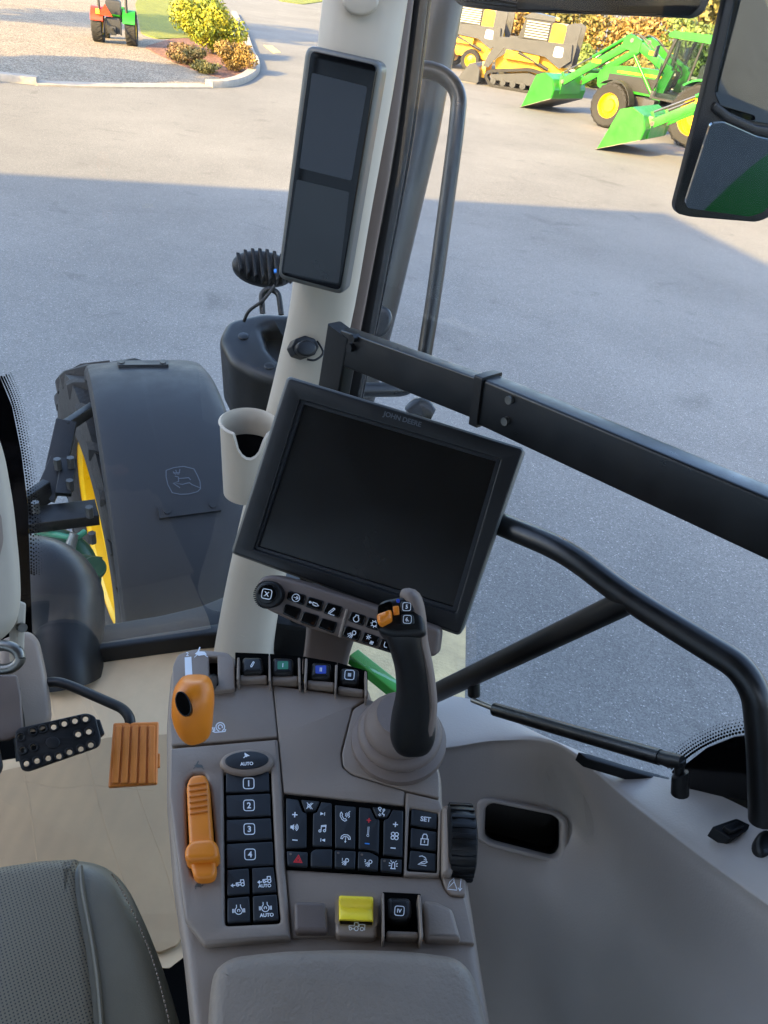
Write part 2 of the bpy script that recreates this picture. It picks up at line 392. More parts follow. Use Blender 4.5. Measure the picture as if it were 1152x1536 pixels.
ICON = {
 'frame': [rrect(-1, -1, 1, 1, .5)],
 'steer': [('f', [(-.35, .9), (.75, .15), (-.1, .05)]), [(-.35, .9), (-.3, .1), (-.75, -.25)], [(-.3, .1), (.1, .0)]],
 'tract': TRACT,
 'tract_arrow': [[(x*.72+.32, y*.72) for x, y in p] for p in TRACT]+[('f', [(-1.15, -.25), (-.75, .05), (-.75, -.55)]), [(-.75, -.25), (-.4, -.25)]],
 'tract_impl': [[(x*.7-.3, y*.8) for x, y in p] for p in TRACT]+[arc(.75, -.25, .22, 0, 360, 8), [(.4, 0), (.4, .3), (1.1, .3), (1.1, -.4)]],
 'diff': [arc(0, -.1, .55, 125, 415, 14), [(-.3, .35), (-.3, .8)], [(.3, .35), (.3, .8)], [(-.9, .2), (-.9, -.4)], [(.9, .2), (.9, -.4)], [(-.72, .2), (-.72, -.4)], [(.72, .2), (.72, -.4)], arc(0, -.1, .2, -50, 230, 8)],
 'mute': [[(-.5, -.25), (-.5, .25), (-.1, .3), (.35, .8), (.35, -.8), (-.1, -.3), (-.5, -.25)], [(-.8, .8), (.8, -.8)], [(-.8, -.8), (.8, .8)]],
 'speaker': [('f', [(-.9, -.3), (-.5, -.35), (-.1, -.7), (-.1, .7), (-.5, .35), (-.9, .3)]), arc(-.1, 0, .35, -55, 55, 6), arc(-.1, 0, .65, -55, 55, 6), arc(-.1, 0, .95, -55, 55, 6)],
 'plus': [[(-.9, 0), (.9, 0)], [(0, -.9), (0, .9)]], 'minus': [[(-.9, 0), (.9, 0)]],
 'next': [('f', [(-.8, -.55), (.4, 0), (-.8, .55)]), [(.65, -.55), (.65, .55)]], 'prev': [('f', [(.8, -.55), (-.4, 0), (.8, .55)]), [(-.65, -.55), (-.65, .55)]],
 'note': [arc(-.55, -.65, .28, 0, 360, 8), arc(.55, -.5, .28, 0, 360, 8), [(-.3, -.65), (-.3, .65), (.8, .85), (.8, -.5)], [(-.3, .4), (.8, .6)]],
 'phone': [[(-.9, .4), (-.75, .6), (-.5, .25), (-.6, .0), (-.2, -.55), (.1, -.5), (.3, -.75), (0, -.95), (-.5, -.7), (-.9, -.1), (-.9, .4)], arc(-.3, .2, .4, -40, 40, 5), arc(-.3, .2, .65, -40, 40, 5), [(.8, .9), (.5, .6), (.7, .4), (.55, .2), (.75, 0), (.6, -.3)]],
 'hang': [[(-.95, -.1), (-.85, .35), (-.4, .7), (.4, .7), (.85, .35), (.95, -.1), (.6, -.15), (.5, .2), (.2, .35), (-.2, .35), (-.5, .2), (-.6, -.15), (-.95, -.1)], [(0, .2), (0, -.6)], ('f', [(-.25, -.55), (.25, -.55), (0, -.95)])],
 'thermo': [[(-.1, 1), (-.1, -.6)], [(.12, 1), (.12, -.6)], arc(0, -.75, .22, 0, 360, 8)],
 'vent': [arc(-.5, .6, .4, 20, 160, 6), [(-.85, .75), (-.2, .1)], [(-.15, .75), (-.6, .2)], arc(.45, .5, .22, 0, 360, 8), [(.4, .25), (.1, -.4), (.6, -.5), (.55, -.95)], [(-.5, -.3), (-.1, -.8)], [(-.7, -.6), (-.3, -.95)]],
 'fan': [arc(.42, .42, .4, 0, 360, 9), arc(-.42, .42, .4, 0, 360, 9), arc(.42, -.42, .4, 0, 360, 9), arc(-.42, -.42, .4, 0, 360, 9)],
 'hazard': [[(-.9, -.75), (.9, -.75), (0, .85), (-.9, -.75)], [(-.45, -.48), (.45, -.48), (0, .3), (-.45, -.48)]],
 'lamp': [arc(.4, .35, .42, -120, 150, 10), [(.05, .6), (.2, -.05)], [(-.1, .2), (-.8, -.3)], [(0, 0), (-.6, -.75)], [(.15, -.15), (-.2, -.9)], [(.3, -.2), (.15, -.9)]],
 'beacon': [[(-.4, -.8), (-.3, .4), (0, .65), (.3, .4), (.4, -.8)], [(-.6, -.85), (.6, -.85)], [(-.6, .2), (-1, .4)], [(-.6, -.2), (-1, -.25)], [(.6, .2), (1, .4)], [(.6, -.2), (1, -.25)], [(-.4, .65), (-.7, 1)], [(.4, .65), (.7, 1)]],
 'lock': [[(-.6, -.9), (.6, -.9), (.6, .1), (-.6, .1), (-.6, -.9)], [(-.4, .1), (-.4, .6), (-.2, .9), (.2, .9), (.4, .6), (.4, .1)], [(0, -.15), (0, -.6)]],
 'coil': [[(-.8, .8), (-.2, .95), (.4, .7), (.7, .3), (.2, .3)], [(-.8, -.8), (-.2, -.3), (.7, .05), (.9, -.2), (.4, -.55), (-.4, -.5), (-.9, -.8), (.8, -.95)]],
 'bucket': [[(-.9, -.7), (-.7, .2), (-.2, .8), (-.1, .3), (-.5, -.2), (-.9, -.7)], [(-.2, .5), (.2, -.3), (.4, -.7)], [(-.9, -.8), (.4, -.8)], [(.8, .8), (.8, -.8)], [(.55, -.45), (.8, -.85), (1.05, -.45)]],
 'snail': [[(-1, -.5), (-.6, -.7), (.9, -.7), (1, -.45), (.85, -.45)], arc(.25, .05, .65, -70, 250, 14), arc(.25, .05, .32, -40, 270, 10), [(-.75, -.6), (-.95, .1)], [(-.6, -.5), (-.7, .1)]],
 'rabbit': [('f', [(-.9, -.1), (-.4, .25), (0, .2), (.6, .1), (.9, -.35), (.4, -.4), (-.3, -.45)]), ('f', [(-.5, .2), (-.1, .9), (.05, .8), (-.2, .2)]), [(-.6, -.3), (-1, -.6)], [(.5, -.3), (1, -.75)]],
 'turtle': [('f', [(-.7, -.25), (-.4, .25), (0, .4), (.45, .25), (.7, -.25)]), ('f', [(.65, -.1), (1, .1), (1, -.2), (.7, -.3)]), [(-.45, -.3), (-.6, -.6)], [(.4, -.3), (.5, -.6)]],
 'arrowc': [arc(0, 0, .9, 0, 360, 16), [(-.55, 0), (.5, 0)], [(.05, .45), (.5, 0), (.05, -.45)]],
 'syringe': [arc(-.85, .1, .16, 0, 360, 8), [(-.7, .1), (-.25, .05)], [(-.25, .3), (.55, .2), (.95, -.1), (.5, -.3), (-.2, -.2), (-.25, .3)]],
 'pen': [[(-.7, -.9), (-.6, -.4), (.3, .85), (.6, .65), (-.25, -.6), (-.7, -.9)], [(-.3, -.9), (.9, -.9)]],
 'engine': [arc(0, -.15, .65, 120, 420, 14), [(-.32, .42), (-.32, .8), (.32, .8), (.32, .42)]],
 'gear': [arc(0, 0, .6, 0, 360, 14)]+[[(.75*math.cos(a), .75*math.sin(a)), (math.cos(a), math.sin(a))] for a in [i*math.pi/4 for i in range(8)]],
 'heat': [arc(-.4, .4, .22, 0, 360, 8)]+[[(-.4+.35*math.cos(a), .4+.35*math.sin(a)), (-.4+.55*math.cos(a), .4+.55*math.sin(a))] for a in [i*math.pi/3 for i in range(6)]]+[[(x, -.2), (x+.12, -.4), (x-.1, -.6), (x, -.9)] for x in (.3, .55, .8)],
 'u': [[(-.6, .7), (-.6, -.4), (-.3, -.8), (.4, -.8)]],
 'seed': [[(-.35, -.8), (-.45, -.5), (.2, .8), (.45, .75), (.5, .55), (-.1, -.75), (-.35, -.8)]],
 'deer': [[(-1, .62), (-.55, .8), (0, .88), (.6, .72), (.8, .3), (.95, -.1), (.98, -.55), (.8, -.75), (.3, -.9), (-.2, -.92), (-.65, -.82), (-.9, -.3), (-1, .2), (-1, .62)],
  [(-.5, .25), (-.3, .2), (-.28, -.1), (-.6, -.2), (-.05, -.28), (.2, -.2), (.35, -.18), (.5, -.3), (.95, -.5)], [(-.6, -.2), (-.2, -.5)], [(-.45, .35), (-.6, .55)], [(-.35, .35), (-.45, .65)], [(-.28, .35), (-.2, .7)], [(-.6, .45), (-.2, .48)],
  [(-.28, .1), (0, .12), (.3, .15), (.42, .0)]],
}
def draw(fr, w, parent, m, items, name='symbol'):
    # items: (icon or '#text', cx, cy, half size px, angle deg, line px, x-aspect)
    mb = MB(); k = 0
    for it in items:
        ic, cx, cy, s = it[:4]; ang = math.radians(it[4]) if len(it) > 4 else 0; lw = it[5] if len(it) > 5 else 1.4; asp = it[6] if len(it) > 6 else 1
        ca, sa = math.cos(ang), math.sin(ang)
        def put(vs, fs, ww):
            out = []
            for q in vs:
                x, y = q[0]*s*asp, -q[1]*s; u, v = fr.px(cx+x*ca-y*sa, cy+x*sa+y*ca, ww); out.append(V((u, v, ww)))
            mb.add((out, fs))
        if ic[0] == '#':
            if ic not in TC: TC[ic] = text_data(ic[1:])
            vs, fs = TC[ic]; put([q*2 for q in vs], fs, w)      # s = half cap height
        else:
            for p in ICON[ic]:
                ww = w+k*2e-5; k += 1
                if p[0] == 'f': put(p[1], [tuple(range(len(p[1])))], ww)
                else: put(*stroke2d(p, lw/s), ww)
    vs, M2 = recenter(mb.v, fr.M)
    o = link(name, mesh(name, vs, mb.f, 0), m, parent, M2)
    return o
def plate(name, fr, pts, w0, w1, m, parent, r=.002, bev=.001, seg=3, holes=(), hr=.002, back=False):
    P = rnd(fr.poly(pts, w1), r, 4)
    H = [rnd(fr.poly(h, w1), hr, 4) for h in holes]
    return new(name, prism(P, w0, w1, bev, seg, H, back), m, parent, fr.M)
def ell(cx, cy, rx, ry, n=28, a=0):
    ca, sa = math.cos(math.radians(a)), math.sin(math.radians(a))
    return [(cx+rx*math.cos(t)*ca-ry*math.sin(t)*sa, cy+rx*math.cos(t)*sa+ry*math.sin(t)*ca) for t in [2*math.pi*i/n for i in range(n)]]
def shrink(p, k):
    cx = sum(q[0] for q in p)/len(p); cy = sum(q[1] for q in p)/len(p); return [(cx+(x-cx)*k, cy+(y-cy)*k) for x, y in p]

# ================================================================== CAB
FLOOR = 1.70
# right wall line of the cab and its frame
PA = at_z(640, 1042, 2.2); PB = at_z(1200, 1255, 2.42)
WD = V((PB.x-PA.x, PB.y-PA.y, 0)).normalized()
WALL = Frame((PA.x, PA.y, 2.3), WD, V((WD.y, -WD.x, 0)) * (1 if V((WD.y, -WD.x, 0)).dot(-PA.xy.to_3d()) > 0 else -1))
HD = -WD                      # tractor heading
# floor
fl = new('cab_floor', prism([(-1.5, -.6), (.9, -.6), (.9, .75), (-.32, 1.20), (-1.5, .98)], FLOOR-.05, FLOOR, 0, back=True), VOID); tag(fl, kind='structure')
# ---- cardboard
HF = Frame((0, 0, FLOOR), (1, 0, 0), (0, 0, 1))
c1 = plate('cardboard_sheet', HF, [(66, 990), (80, 983), (308, 953), (322, 962), (330, 1010), (334, 1300), (150, 1330), (-60, 1300), (-60, 1150), (70, 1130)], .002, .008, CARD, None, .01, .001)
tag(c1, 'pale cardboard sheet laid on cab floor below the windscreen sill', 'cardboard')
c2 = plate('cardboard_sheet', HF, [(-60, 1170), (30, 1150), (90, 1128), (160, 1106), (250, 1101), (340, 1100), (340, 1370), (275, 1398), (266, 1417), (240, 1428), (120, 1400), (-60, 1380)], .0085, .014, CARD2, None, .004, .001)
tag(c2, 'creased cardboard sheet on cab floor under the orange pedal and seat front', 'cardboard')
c3 = plate('cardboard_sheet', HF, [(200, 1390), (330, 1395), (330, 1425), (285, 1428), (254, 1452), (200, 1450)], .0005, .0018, CARD, None, .003, 0)
tag(c3, 'small lowest cardboard corner peeking out beside the dark floor and console', 'cardboard')
def crease(o, pts, z):
    P = smooth_path([at_z(x, y, FLOOR+z) for x, y in pts], 4); P = [q-V((0, 0, .0034)) for q in P]; vf = tube(P, .0042, 10); c = new('crease', vf, o.data.materials[0], o); return c
crease(c1, [(100, 985), (112, 1030), (128, 1062), (140, 1090)], .0076); crease(c1, [(112, 984), (126, 1030), (146, 1075), (160, 1104)], .0076)
crease(c1, [(70, 1010), (78, 1050), (84, 1090)], .0076)
for pts in ([(36, 1160), (44, 1200), (52, 1260), (56, 1290)], [(128, 1120), (142, 1180), (162, 1250), (190, 1330)], [(205, 1180), (222, 1230), (248, 1300), (270, 1380)], [(36, 1172), (90, 1182), (140, 1178), (230, 1186)]): crease(c2, pts, .0136)
for pts in ([(172, 976), (178, 984), (176, 990)], [(268, 962), (273, 968), (276, 974)]):
    new('tear', tube([at_z(x, y, FLOOR+.0082) for x, y in pts], [.0012, .003, .0008], 6), DARKP, c1)
# ---- A pillar
pil = thing('cab_pillar', 'beige rounded cab corner pillar carrying the narrow double display', 'pillar', at_z(368, 975, FLOOR))
new('cover', blob([(556, -60, .97, 64, .05), (548, 0, 1.0, 63, .05), (530, 130, 1.05, 60, .05), (505, 300, 1.13, 54, .05), (485, 450, 1.24, 48, .05), (463, 550, 1.31, 46, .05), (420, 720, 1.43, 44, .05), (384, 870, 1.57, 42, .055), (368, 960, 1.63, 43, .06), (366, 990, 1.65, 46, .06)], 24, 2.6), BEIGE, pil)
def pxbeam(pts, hw, th, m, name, parent, p=6): return new(name, blob([(x, y, d, hw, th) for x, y, d in pts], 16, p, 3), m, parent)
pxbeam([(612, -40, 1.06), (580, 200, 1.16), (545, 400, 1.27), (505, 600, 1.38), (450, 830, 1.55)], 14, .02, TAUPED, 'trim', pil)
pxbeam([(636, -40, 1.08), (606, 200, 1.19), (570, 400, 1.30), (530, 600, 1.41), (470, 830, 1.58), (440, 960, 1.68)], 11, .012, BLACK, 'seal', pil)
pxbeam([(649, -40, 1.10), (619, 200, 1.21), (582, 400, 1.32), (541, 600, 1.43)], 3, .012, BLACKG, 'seal', pil)
capF = Frame(at_d(583, 2, .93), RW, -ray(583, 2)+UW*.1)
capF = Frame(at_d(541, 10, .955), RW, -ray(541, 10))
plate('cap', capF, ell(541, 2, 27, 22), -.03, .0, BEIGE, pil, .001, .004)
cF = Frame(at_d(365, 943, 1.565), RW, -ray(365, 943))
plate('cap', cF, ell(368, 944, 15, 13), -.03, .004, BEIGE, pil, .001, .004)
sk = Frame(at_d(458, 523, 1.22), RW, -ray(458, 523)+V((.3, 0, .2)))
soc = thing('power_socket', 'small black capped power socket set into beige pillar', 'socket', at_d(458, 523, 1.24))
plate('flange', sk, ell(458, 520, 21, 17, 8), -.03, .002, BLACK, soc, .002, .002)
plate('cap', sk, ell(460, 522, 15, 12), .002, .018, BLACK, soc, .001, .003)
new('tether', tube(smooth_path([sk.world(*sk.px(474, 512), .006), sk.world(*sk.px(482, 530), .01), sk.world(*sk.px(470, 541), .012), sk.world(*sk.px(458, 540), .01)]), .0018, 8), BLACK, soc)
# ---- narrow corner display
CQ = [(458, 66), (574, 92), (515, 444), (415, 418)]
KF = quad_frame(CQ, 1.04)
cdp = thing('corner_display', 'narrow upright black double display fixed to beige pillar', 'display', KF.O-KF.N*.03)
plate('housing', KF, CQ, -.035, -.004, SILVER, cdp, .013, .006)
plate('bezel', KF, [(466, 75), (566, 98), (510, 436), (421, 412)], -.008, .0, BLACKG, cdp, .008, .001)
plate('screen', KF, [(468, 109), (551, 130), (527, 271), (449, 252)], .0, .0006, SCREEN2, cdp, .003, 0)
plate('screen', KF, [(445, 269), (524, 288), (508, 425), (425, 408)], .0, .0006, SCREEN, cdp, .003, 0)
# ---- windscreen
SA = at_z(60, 978, 1.76); SB = at_z(322, 943, 1.76)
SU = (SB-SA).normalized(); WN = SU.cross(V((0, 0, 1))).normalized()
if WN.y > 0: WN = -WN
WS = Frame(SA, SU, WN)
wt = thing('windscreen', 'clear front windscreen pane beyond the floor with black dotted edge', 'windscreen', SA)
new('pane', prism([(-1.1, -.02), WS.px(345, 955), WS.px(440, 560), WS.px(500, 100), WS.px(510, -60), (-1.1, 1.45)], -.003, .002, 0, back=True), GLASS, wt, WS.M)
FR = [(-60, 540), (0, 566), (18, 610), (32, 680), (42, 760), (45, 860), (50, 985), (-60, 985)]
plate('dark_border', WS, FR, .0025, .004, BLACKG, wt, .0, 0)
def dots(fr, line, w, n, rows, step, name, parent, r0=.9):
    mb = MB(); P = smooth_path([V((x, y, 0)) for x, y in line], n)
    for k in range(rows):
        for i, q in enumerate(P):
            j = min(i+1, len(P)-1); t = (P[j]-P[j-1]).normalized(); nn = V((-t.y, t.x, 0)) if step > 0 else V((t.y, -t.x, 0)); c = q+nn*abs(step)*(k+.6)+t*(abs(step)*.5*(k % 2))
            r = r0*(1-.85*k/rows)*abs(step)*.52
            mb.add(([V((*fr.px(c.x+r*math.cos(a), c.y+r*math.sin(a), w), w)) for a in [i2*math.pi/3 for i2 in range(6)]], [(0, 1, 2, 3, 4, 5)]))
    o = new(name, mb.vf, BLACKG, parent, fr.M, 0); o['kind'] = 'stuff'; return o
dots(WS, [(0, 566), (18, 610), (32, 680), (42, 760), (45, 860)], .003, 18, 5, -3.8, 'dotted_edge', wt)
HF2 = Frame((0, 0, 1.745), (1, 0, 0), (0, 0, 1))
sill = thing('windscreen_sill', 'blue grey sill band with black rubber strip at foot of windscreen', 'sill', at_z(200, 960, FLOOR))
plate('sill_band', HF2, [(30, 958), (165, 934), (240, 922), (300, 908), (345, 890), (345, 940), (250, 956), (30, 980)], -.03, 0, FENDER, sill, .01, .008)
plate('rubber_strip', Frame((0, 0, 1.74), (1, 0, 0), (0, 0, 1)), [(30, 974), (160, 961), (330, 934), (340, 950), (300, 953), (66, 984), (30, 988)], -.03, .012, BLACK, sill, .004, .006)
# dark rounded cowl left of the wheel
cowl = new('engine_cowl', blob([(40, 815, 1.75, 10, .06), (62, 850, 1.74, 52, .12), (82, 895, 1.73, 68, .14), (92, 940, 1.72, 62, .15), (95, 985, 1.7, 58, .15), (98, 1010, 1.7, 56, .15)], 28, 2.4), BLACK)
tag(cowl, 'dark rounded cowl bulging outside windscreen beside the yellow wheel rim', 'cowl')
# ---- steering column (left edge)
ST = Frame(at_d(5, 800, .95), RW, -ray(5, 800)+V((.35, 0, 0)))
st = thing('steering_column', 'beige steering column cover with chrome lever ring at the left', 'steering column', at_z(20, 1080, FLOOR+.014))
plate('cover', ST, [(-90, 640), (-5, 632), (12, 680), (26, 760), (35, 850), (37, 905), (28, 945), (-10, 975), (-90, 975)], -.12, 0, BEIGE, st, .02, .018, 5)
plate('recess', ST, [(-40, 765), (2, 768), (6, 812), (-2, 842), (-40, 845)], -.02, .0015, TAUPE, st, .008, .001)
plate('bracket', ST, [(23, 900), (40, 905), (36, 1000), (24, 1000)], -.06, -.03, BEIGE, st, .003, .003)
new('bolt', tube([ST.world(*ST.px(41, 945), -.035), ST.world(*ST.px(41, 945), -.02)], .006, 10), STEEL, st)
new('lever_ring', tube([at_d(4+26*math.cos(a), 986+18*math.sin(a), .9) for a in [i*2*math.pi/28 for i in range(29)]], .0065, 12), STEEL, st)
SL = Frame(at_d(55, 1020, 1.27), RW, -ray(55, 1020)+V((.25, 0, .2)))
plate('lower_cover', SL, [(20, 952), (44, 944), (60, 958), (70, 1000), (78, 1050), (80, 1080), (66, 1096), (0, 1100), (0, 960)], -.10, 0, TAUPE, st, .02, .012, 5)
plate('side_cover', Frame(at_d(0, 1060, 1.16), RW, -ray(0, 1060)), [(-60, 1012), (26, 1012), (32, 1040), (36, 1100), (10, 1112), (-60, 1112)], -.06, 0, TAUPED, st, .006, .004, 4)
# ---- brake pedal
BQ = Frame(at_d(86, 1112, 1.16), RW, (-ray(86, 1112)).normalized()+V((0, -.15, .55)))
bp = thing('brake_pedal', 'black rectangular brake pedal with punched grip holes', 'pedal', at_z(60, 1150, FLOOR+.014))
holes = [(31, 1105), (49, 1097), (64, 1093), (80, 1090), (96, 1085), (112, 1081), (128, 1078), (34, 1125), (50, 1121), (117, 1101), (133, 1097), (39, 1145), (55, 1141), (72, 1137), (88, 1134), (104, 1128), (121, 1123), (136, 1117)]
plate('pad', BQ, [(22, 1098), (28, 1092), (130, 1069), (143, 1074), (152, 1108), (148, 1120), (42, 1157), (32, 1155), (24, 1125)], -.008, 0, BLACK, bp, .006, .002, 3, [ell(x, y, 4.4, 4.4, 10) for x, y in holes], .0, back=True)
mb = MB()
for x, y in holes:
    ro = [BQ.px(*q, .003) for q in ell(x, y, 7.5, 7, 14)]; ri = [BQ.px(*q, .003) for q in ell(x, y, 4.8, 4.6, 14)]
    mb.add(prism(ro, -.002, .003, .0015, 2, [ri]))
new('grip_rings', mb.vf, BLACK, bp, BQ.M)['kind'] = 'stuff'
plate('boss', BQ, ell(79, 1114, 11, 9), -.001, .002, BLACK, bp, 0, .001)
plate('tab', BQ, [(140, 1078), (150, 1079), (157, 1100), (150, 1106)], -.012, -.002, BLACK, bp, .002, .002)
new('arm', tube(round_path([at_d(34, 1140, 1.19), at_d(24, 1060, 1.2), at_d(10, 1012, 1.2), at_d(-40, 1003, 1.19)], .02), .010, 10), BLACK, bp)
bq2 = new('brake_pedal', prism(rnd(BQ.poly([(-60, 1120), (-4, 1110), (4, 1150), (-4, 1165), (-60, 1170)]), .006), -.01, 0, .003), BLACK, None, BQ.M)
tag(bq2, 'dark pedal edge only partly seen left of the holed brake pedal', 'pedal')
# ---- orange accelerator pedal
AQ = Frame(at_d(200, 1132, 1.24), RW, (-ray(200, 1132)).normalized()+V((0, -.1, .6)))
ap = thing('accelerator_pedal', 'orange ribbed accelerator pedal on a bent black rod', 'pedal', at_z(200, 1160, FLOOR+.014))
plate('pad', AQ, [(170, 1084), (238, 1082), (236, 1176), (162, 1181)], -.012, 0, ORANGED, ap, .003, .003)
for k in range(5):
    x0 = 173+k*12.4; xb = 167+k*13.6
    plate('rib', AQ, [(x0, 1088), (x0+10, 1088), (xb+10.5, 1175), (xb, 1176)], -.001, .004, ORANGED, ap, .002, .002, 2)
plate('hinge', AQ, [(236, 1130), (240, 1130), (240, 1150), (234, 1152)], -.012, -.002, ORANGED, ap, .001, .001)
new('rod', tube(round_path([at_d(20, 1036, 1.29), at_d(45, 1030, 1.29), at_d(82, 1021, 1.29), at_d(110, 1030, 1.29), at_d(185, 1063, 1.28), at_d(196, 1078, 1.27), at_d(195, 1100, 1.265)], .035), .0085, 12), BLACK, ap)
new('boot', blob([(30, 1036, 1.3, 12, .02), (40, 1033, 1.28, 16, .025), (48, 1031, 1.27, 12, .02)], 14), BLACK, ap)
# ---- seat
SF = Frame(at_z(120, 1400, 2.24), (1, 0, 0), (.03, -.10, 1))
seat = thing('driver_seat', 'grey leather driver seat cushion with perforated centre and stitched bolster', 'seat', at_z(100, 1500, FLOOR))
plate('bolster', SF, [(-90, 1306), (0, 1292), (60, 1281), (118, 1276), (160, 1286), (190, 1316), (216, 1370), (240, 1430), (262, 1498), (292, 1620), (-90, 1620)], -.14, 0, LEATHER, seat, [0, .03, .03, .05, .05, .05, .05, .05, .05, 0, 0], .026, 7)
plate('cushion_panel', SF, [(-90, 1306), (0, 1293), (60, 1284), (116, 1281), (121, 1340), (136, 1420), (146, 1500), (154, 1620), (-90, 1620)], -.03, .004, PERF, seat, .004, .014, 5)
sq = smooth_path([V((x, y, 0)) for x, y in [(120, 1300), (124, 1340), (139, 1420), (149, 1500), (157, 1620)]], 8)
new('seam', tube([SF.world(*SF.px(p.x+1, p.y, .001), .0012) for p in sq], .0022, 8), LEATHER, seat)
mb = MB(); sp = smooth_path([V((x, y, 0)) for x, y in [(170, 1312), (186, 1338), (210, 1388), (231, 1440), (248, 1500), (262, 1560)]], 9)
for i in range(len(sp)-1):
    a = sp[i]; b = a+(sp[i+1]-a)*.62
    A = SF.world(*SF.px(a.x-2, a.y, 0), .0006-.004*max(0, (1300-a.y)/20)); B = SF.world(*SF.px(b.x-2, b.y, 0), .0006-.004*max(0, (1300-b.y)/20))
    mb.add(tube([A, A.lerp(B, .5)+SF.N*.0008, B], [.0005, .0009, .0005], 6))
new('stitching', mb.vf, TAUPE, seat)['kind'] = 'stuff'
new('base', box((0, 0, 0), (.3, .3, .4), .02), BLACK, seat, Matrix.Translation(at_z(40, 1640, 1.9)+V((-.1, -.12, .0))))
# ================================================================== console
CF = Frame(at_d(480, 1250, .65), V((1, .07, 0)), (-.06, -.13, .99))
con = thing('armrest_console', 'taupe armrest console covered with dark push buttons', 'console', at_z(480, 1330, FLOOR))
new('pedestal', prism(CF.poly([(330, 1180), (560, 1180), (600, 1560), (370, 1560)], -.12), -.62, -.10, .01), BLACK, con, CF.M)
plate('housing', CF, [(254, 1010), (262, 985), (290, 972), (345, 976), (356, 985), (552, 1024), (560, 1050), (600, 1062), (652, 1120), (664, 1165), (665, 1205), (703, 1318), (720, 1430), (752, 1620), (292, 1620), (274, 1440), (258, 1330), (248, 1200), (248, 1080)], -.13, -.006, TAUPE, con, .008, .010, 5)
def panel(pts, w=0.0, m=TAUPE, r=.0015, name='panel', bev=.0016, holes=(), hr=.002, w0=-.012):
    P = rnd(offset(ccw(CF.poly(pts, w)), .00045), r, 3); H = [rnd(CF.poly(h, w), hr, 3) for h in holes]
    return new(name, prism(P, w0, w, bev, 3, H), m, con, CF.M)
panel([(258, 1000), (266, 981), (290, 973), (343, 978), (352, 990), (353, 1034), (258, 1042)], .006, TAUPE, .004, 'lever_gate', .0012, [[(313, 985), (326, 985), (327, 1028), (314, 1028)]], .0005)
panel([(311, 980), (329, 980), (331, 1036), (312, 1037)], -.0050, VOID, 0, 'gate_slot', 0)
panel([(257, 1043), (353, 1035), (353, 1021), (409, 1027), (417, 1106), (256, 1119), (252, 1078)], 0, TAUPE, .002)
panel([(409, 1027), (553, 1047), (529, 1062), (512, 1130), (514, 1150), (528, 1162), (608, 1186), (607, 1209), (425, 1190), (417, 1106)])
panel([(553, 1048), (596, 1062), (650, 1122), (660, 1165), (660, 1199), (608, 1186), (528, 1162), (514, 1150), (512, 1130), (529, 1063)], 0, TAUPE, .003)
panel([(254, 1121), (417, 1107), (424, 1190), (428, 1300), (437, 1408), (305, 1418), (276, 1380), (260, 1260), (251, 1190)], .0015, TAUPE, .002, 'panel', .003, [[(278, 1170), (288, 1160), (307, 1160), (315, 1180), (324, 1270), (322, 1308), (308, 1318), (290, 1316), (281, 1290)], [(335, 1156), (406, 1153), (413, 1300), (421, 1384), (337, 1388)]], .003)
panel([(276, 1160), (314, 1156), (328, 1270), (325, 1318), (290, 1320), (276, 1290)], -.0050, VOID, 0, 'slider_slot', 0)
panel([(332, 1150), (408, 1148), (424, 1390), (333, 1392)], -.0048, VOID, 0, 'key_bed', 0)
panel([(425, 1190), (608, 1210), (605, 1313), (428, 1303)], -.0015, VOID, .002, 'key_bed', .0008)
panel([(608, 1187), (661, 1200), (665, 1216), (660, 1315), (605, 1314)], .001, TAUPE, .002, 'panel', .0016, [[(614, 1211), (658, 1219), (656, 1309), (610, 1306)]], .002)
panel([(612, 1207), (662, 1215), (660, 1313), (607, 1310)], -.0048, VOID, 0, 'key_bed', 0)
panel([(428, 1303), (605, 1314), (662, 1316), (668, 1334), (678, 1344), (698, 1345), (714, 1418), (560, 1404), (437, 1408)], -.003, TAUPE, .002)
panel([(662, 1314), (700, 1318), (699, 1344), (678, 1343), (668, 1333)], 0, TAUPE, .002)
def btn(pts, w=.0015, items=(), m=KEY, pm=WHITE, name='button', r=.0012, bev=.0011):
    b = panel(pts, w, m, r, name, bev, w0=-.006)
    if items: draw(CF, w+.00015, b, pm, items)
    return b
def q4(x0, y0, x1, y1, sl=0): return [(x0, y0), (x1, y0+sl), (x1, y1+sl), (x0, y1)]
# oval auto steer button
btn(ell(370, 1141, 42, 20, 28, -3), .006, (), TAUPE, name='button_surround', bev=.004)
btn(ell(370, 1140, 34, 14.5, 28, -3), .0068, [('steer', 370, 1135, 6.5, -3, 1.4), ('#AUTO', 370, 1145.5, 2.6, -3)], name='button')
for pts, t, cx, cy in [([(338, 1158), (404, 1156), (405, 1187), (338, 1190)], '1', 373, 1175), ([(338, 1192), (406, 1189), (407, 1224), (339, 1227)], '2', 373.5, 1208), ([(339, 1229), (407, 1226), (409, 1259), (339, 1263)], '3', 374, 1243.5), ([(339, 1265), (410, 1261), (411, 1298), (339, 1302)], '4', 375, 1281.5)]:
    btn(pts, .001, [('#'+t, cx, cy, 4.6, -1), ('frame', cx, cy, 8, -1, 1.3)])
for pts, it in [([(339, 1304), (374, 1301), (375, 1341), (340, 1344)], [('tract_arrow', 357, 1325, 10, -5, 1.4)]),
                ([(377, 1301), (411, 1299), (416, 1338), (378, 1341)], [('tract_arrow', 397, 1320, 10, -5, 1.4), ('#AUTO', 397, 1328.5, 2.6, -2)]),
                ([(340, 1346), (375, 1343), (376, 1383), (340, 1385)], [('diff', 358, 1365, 10, -3, 1.2)]),
                ([(378, 1343), (416, 1340), (419, 1380), (379, 1383)], [('diff', 398, 1361, 10, -3, 1.2), ('#AUTO', 400, 1372.5, 2.8, -3)])]: btn(pts, .001, it)
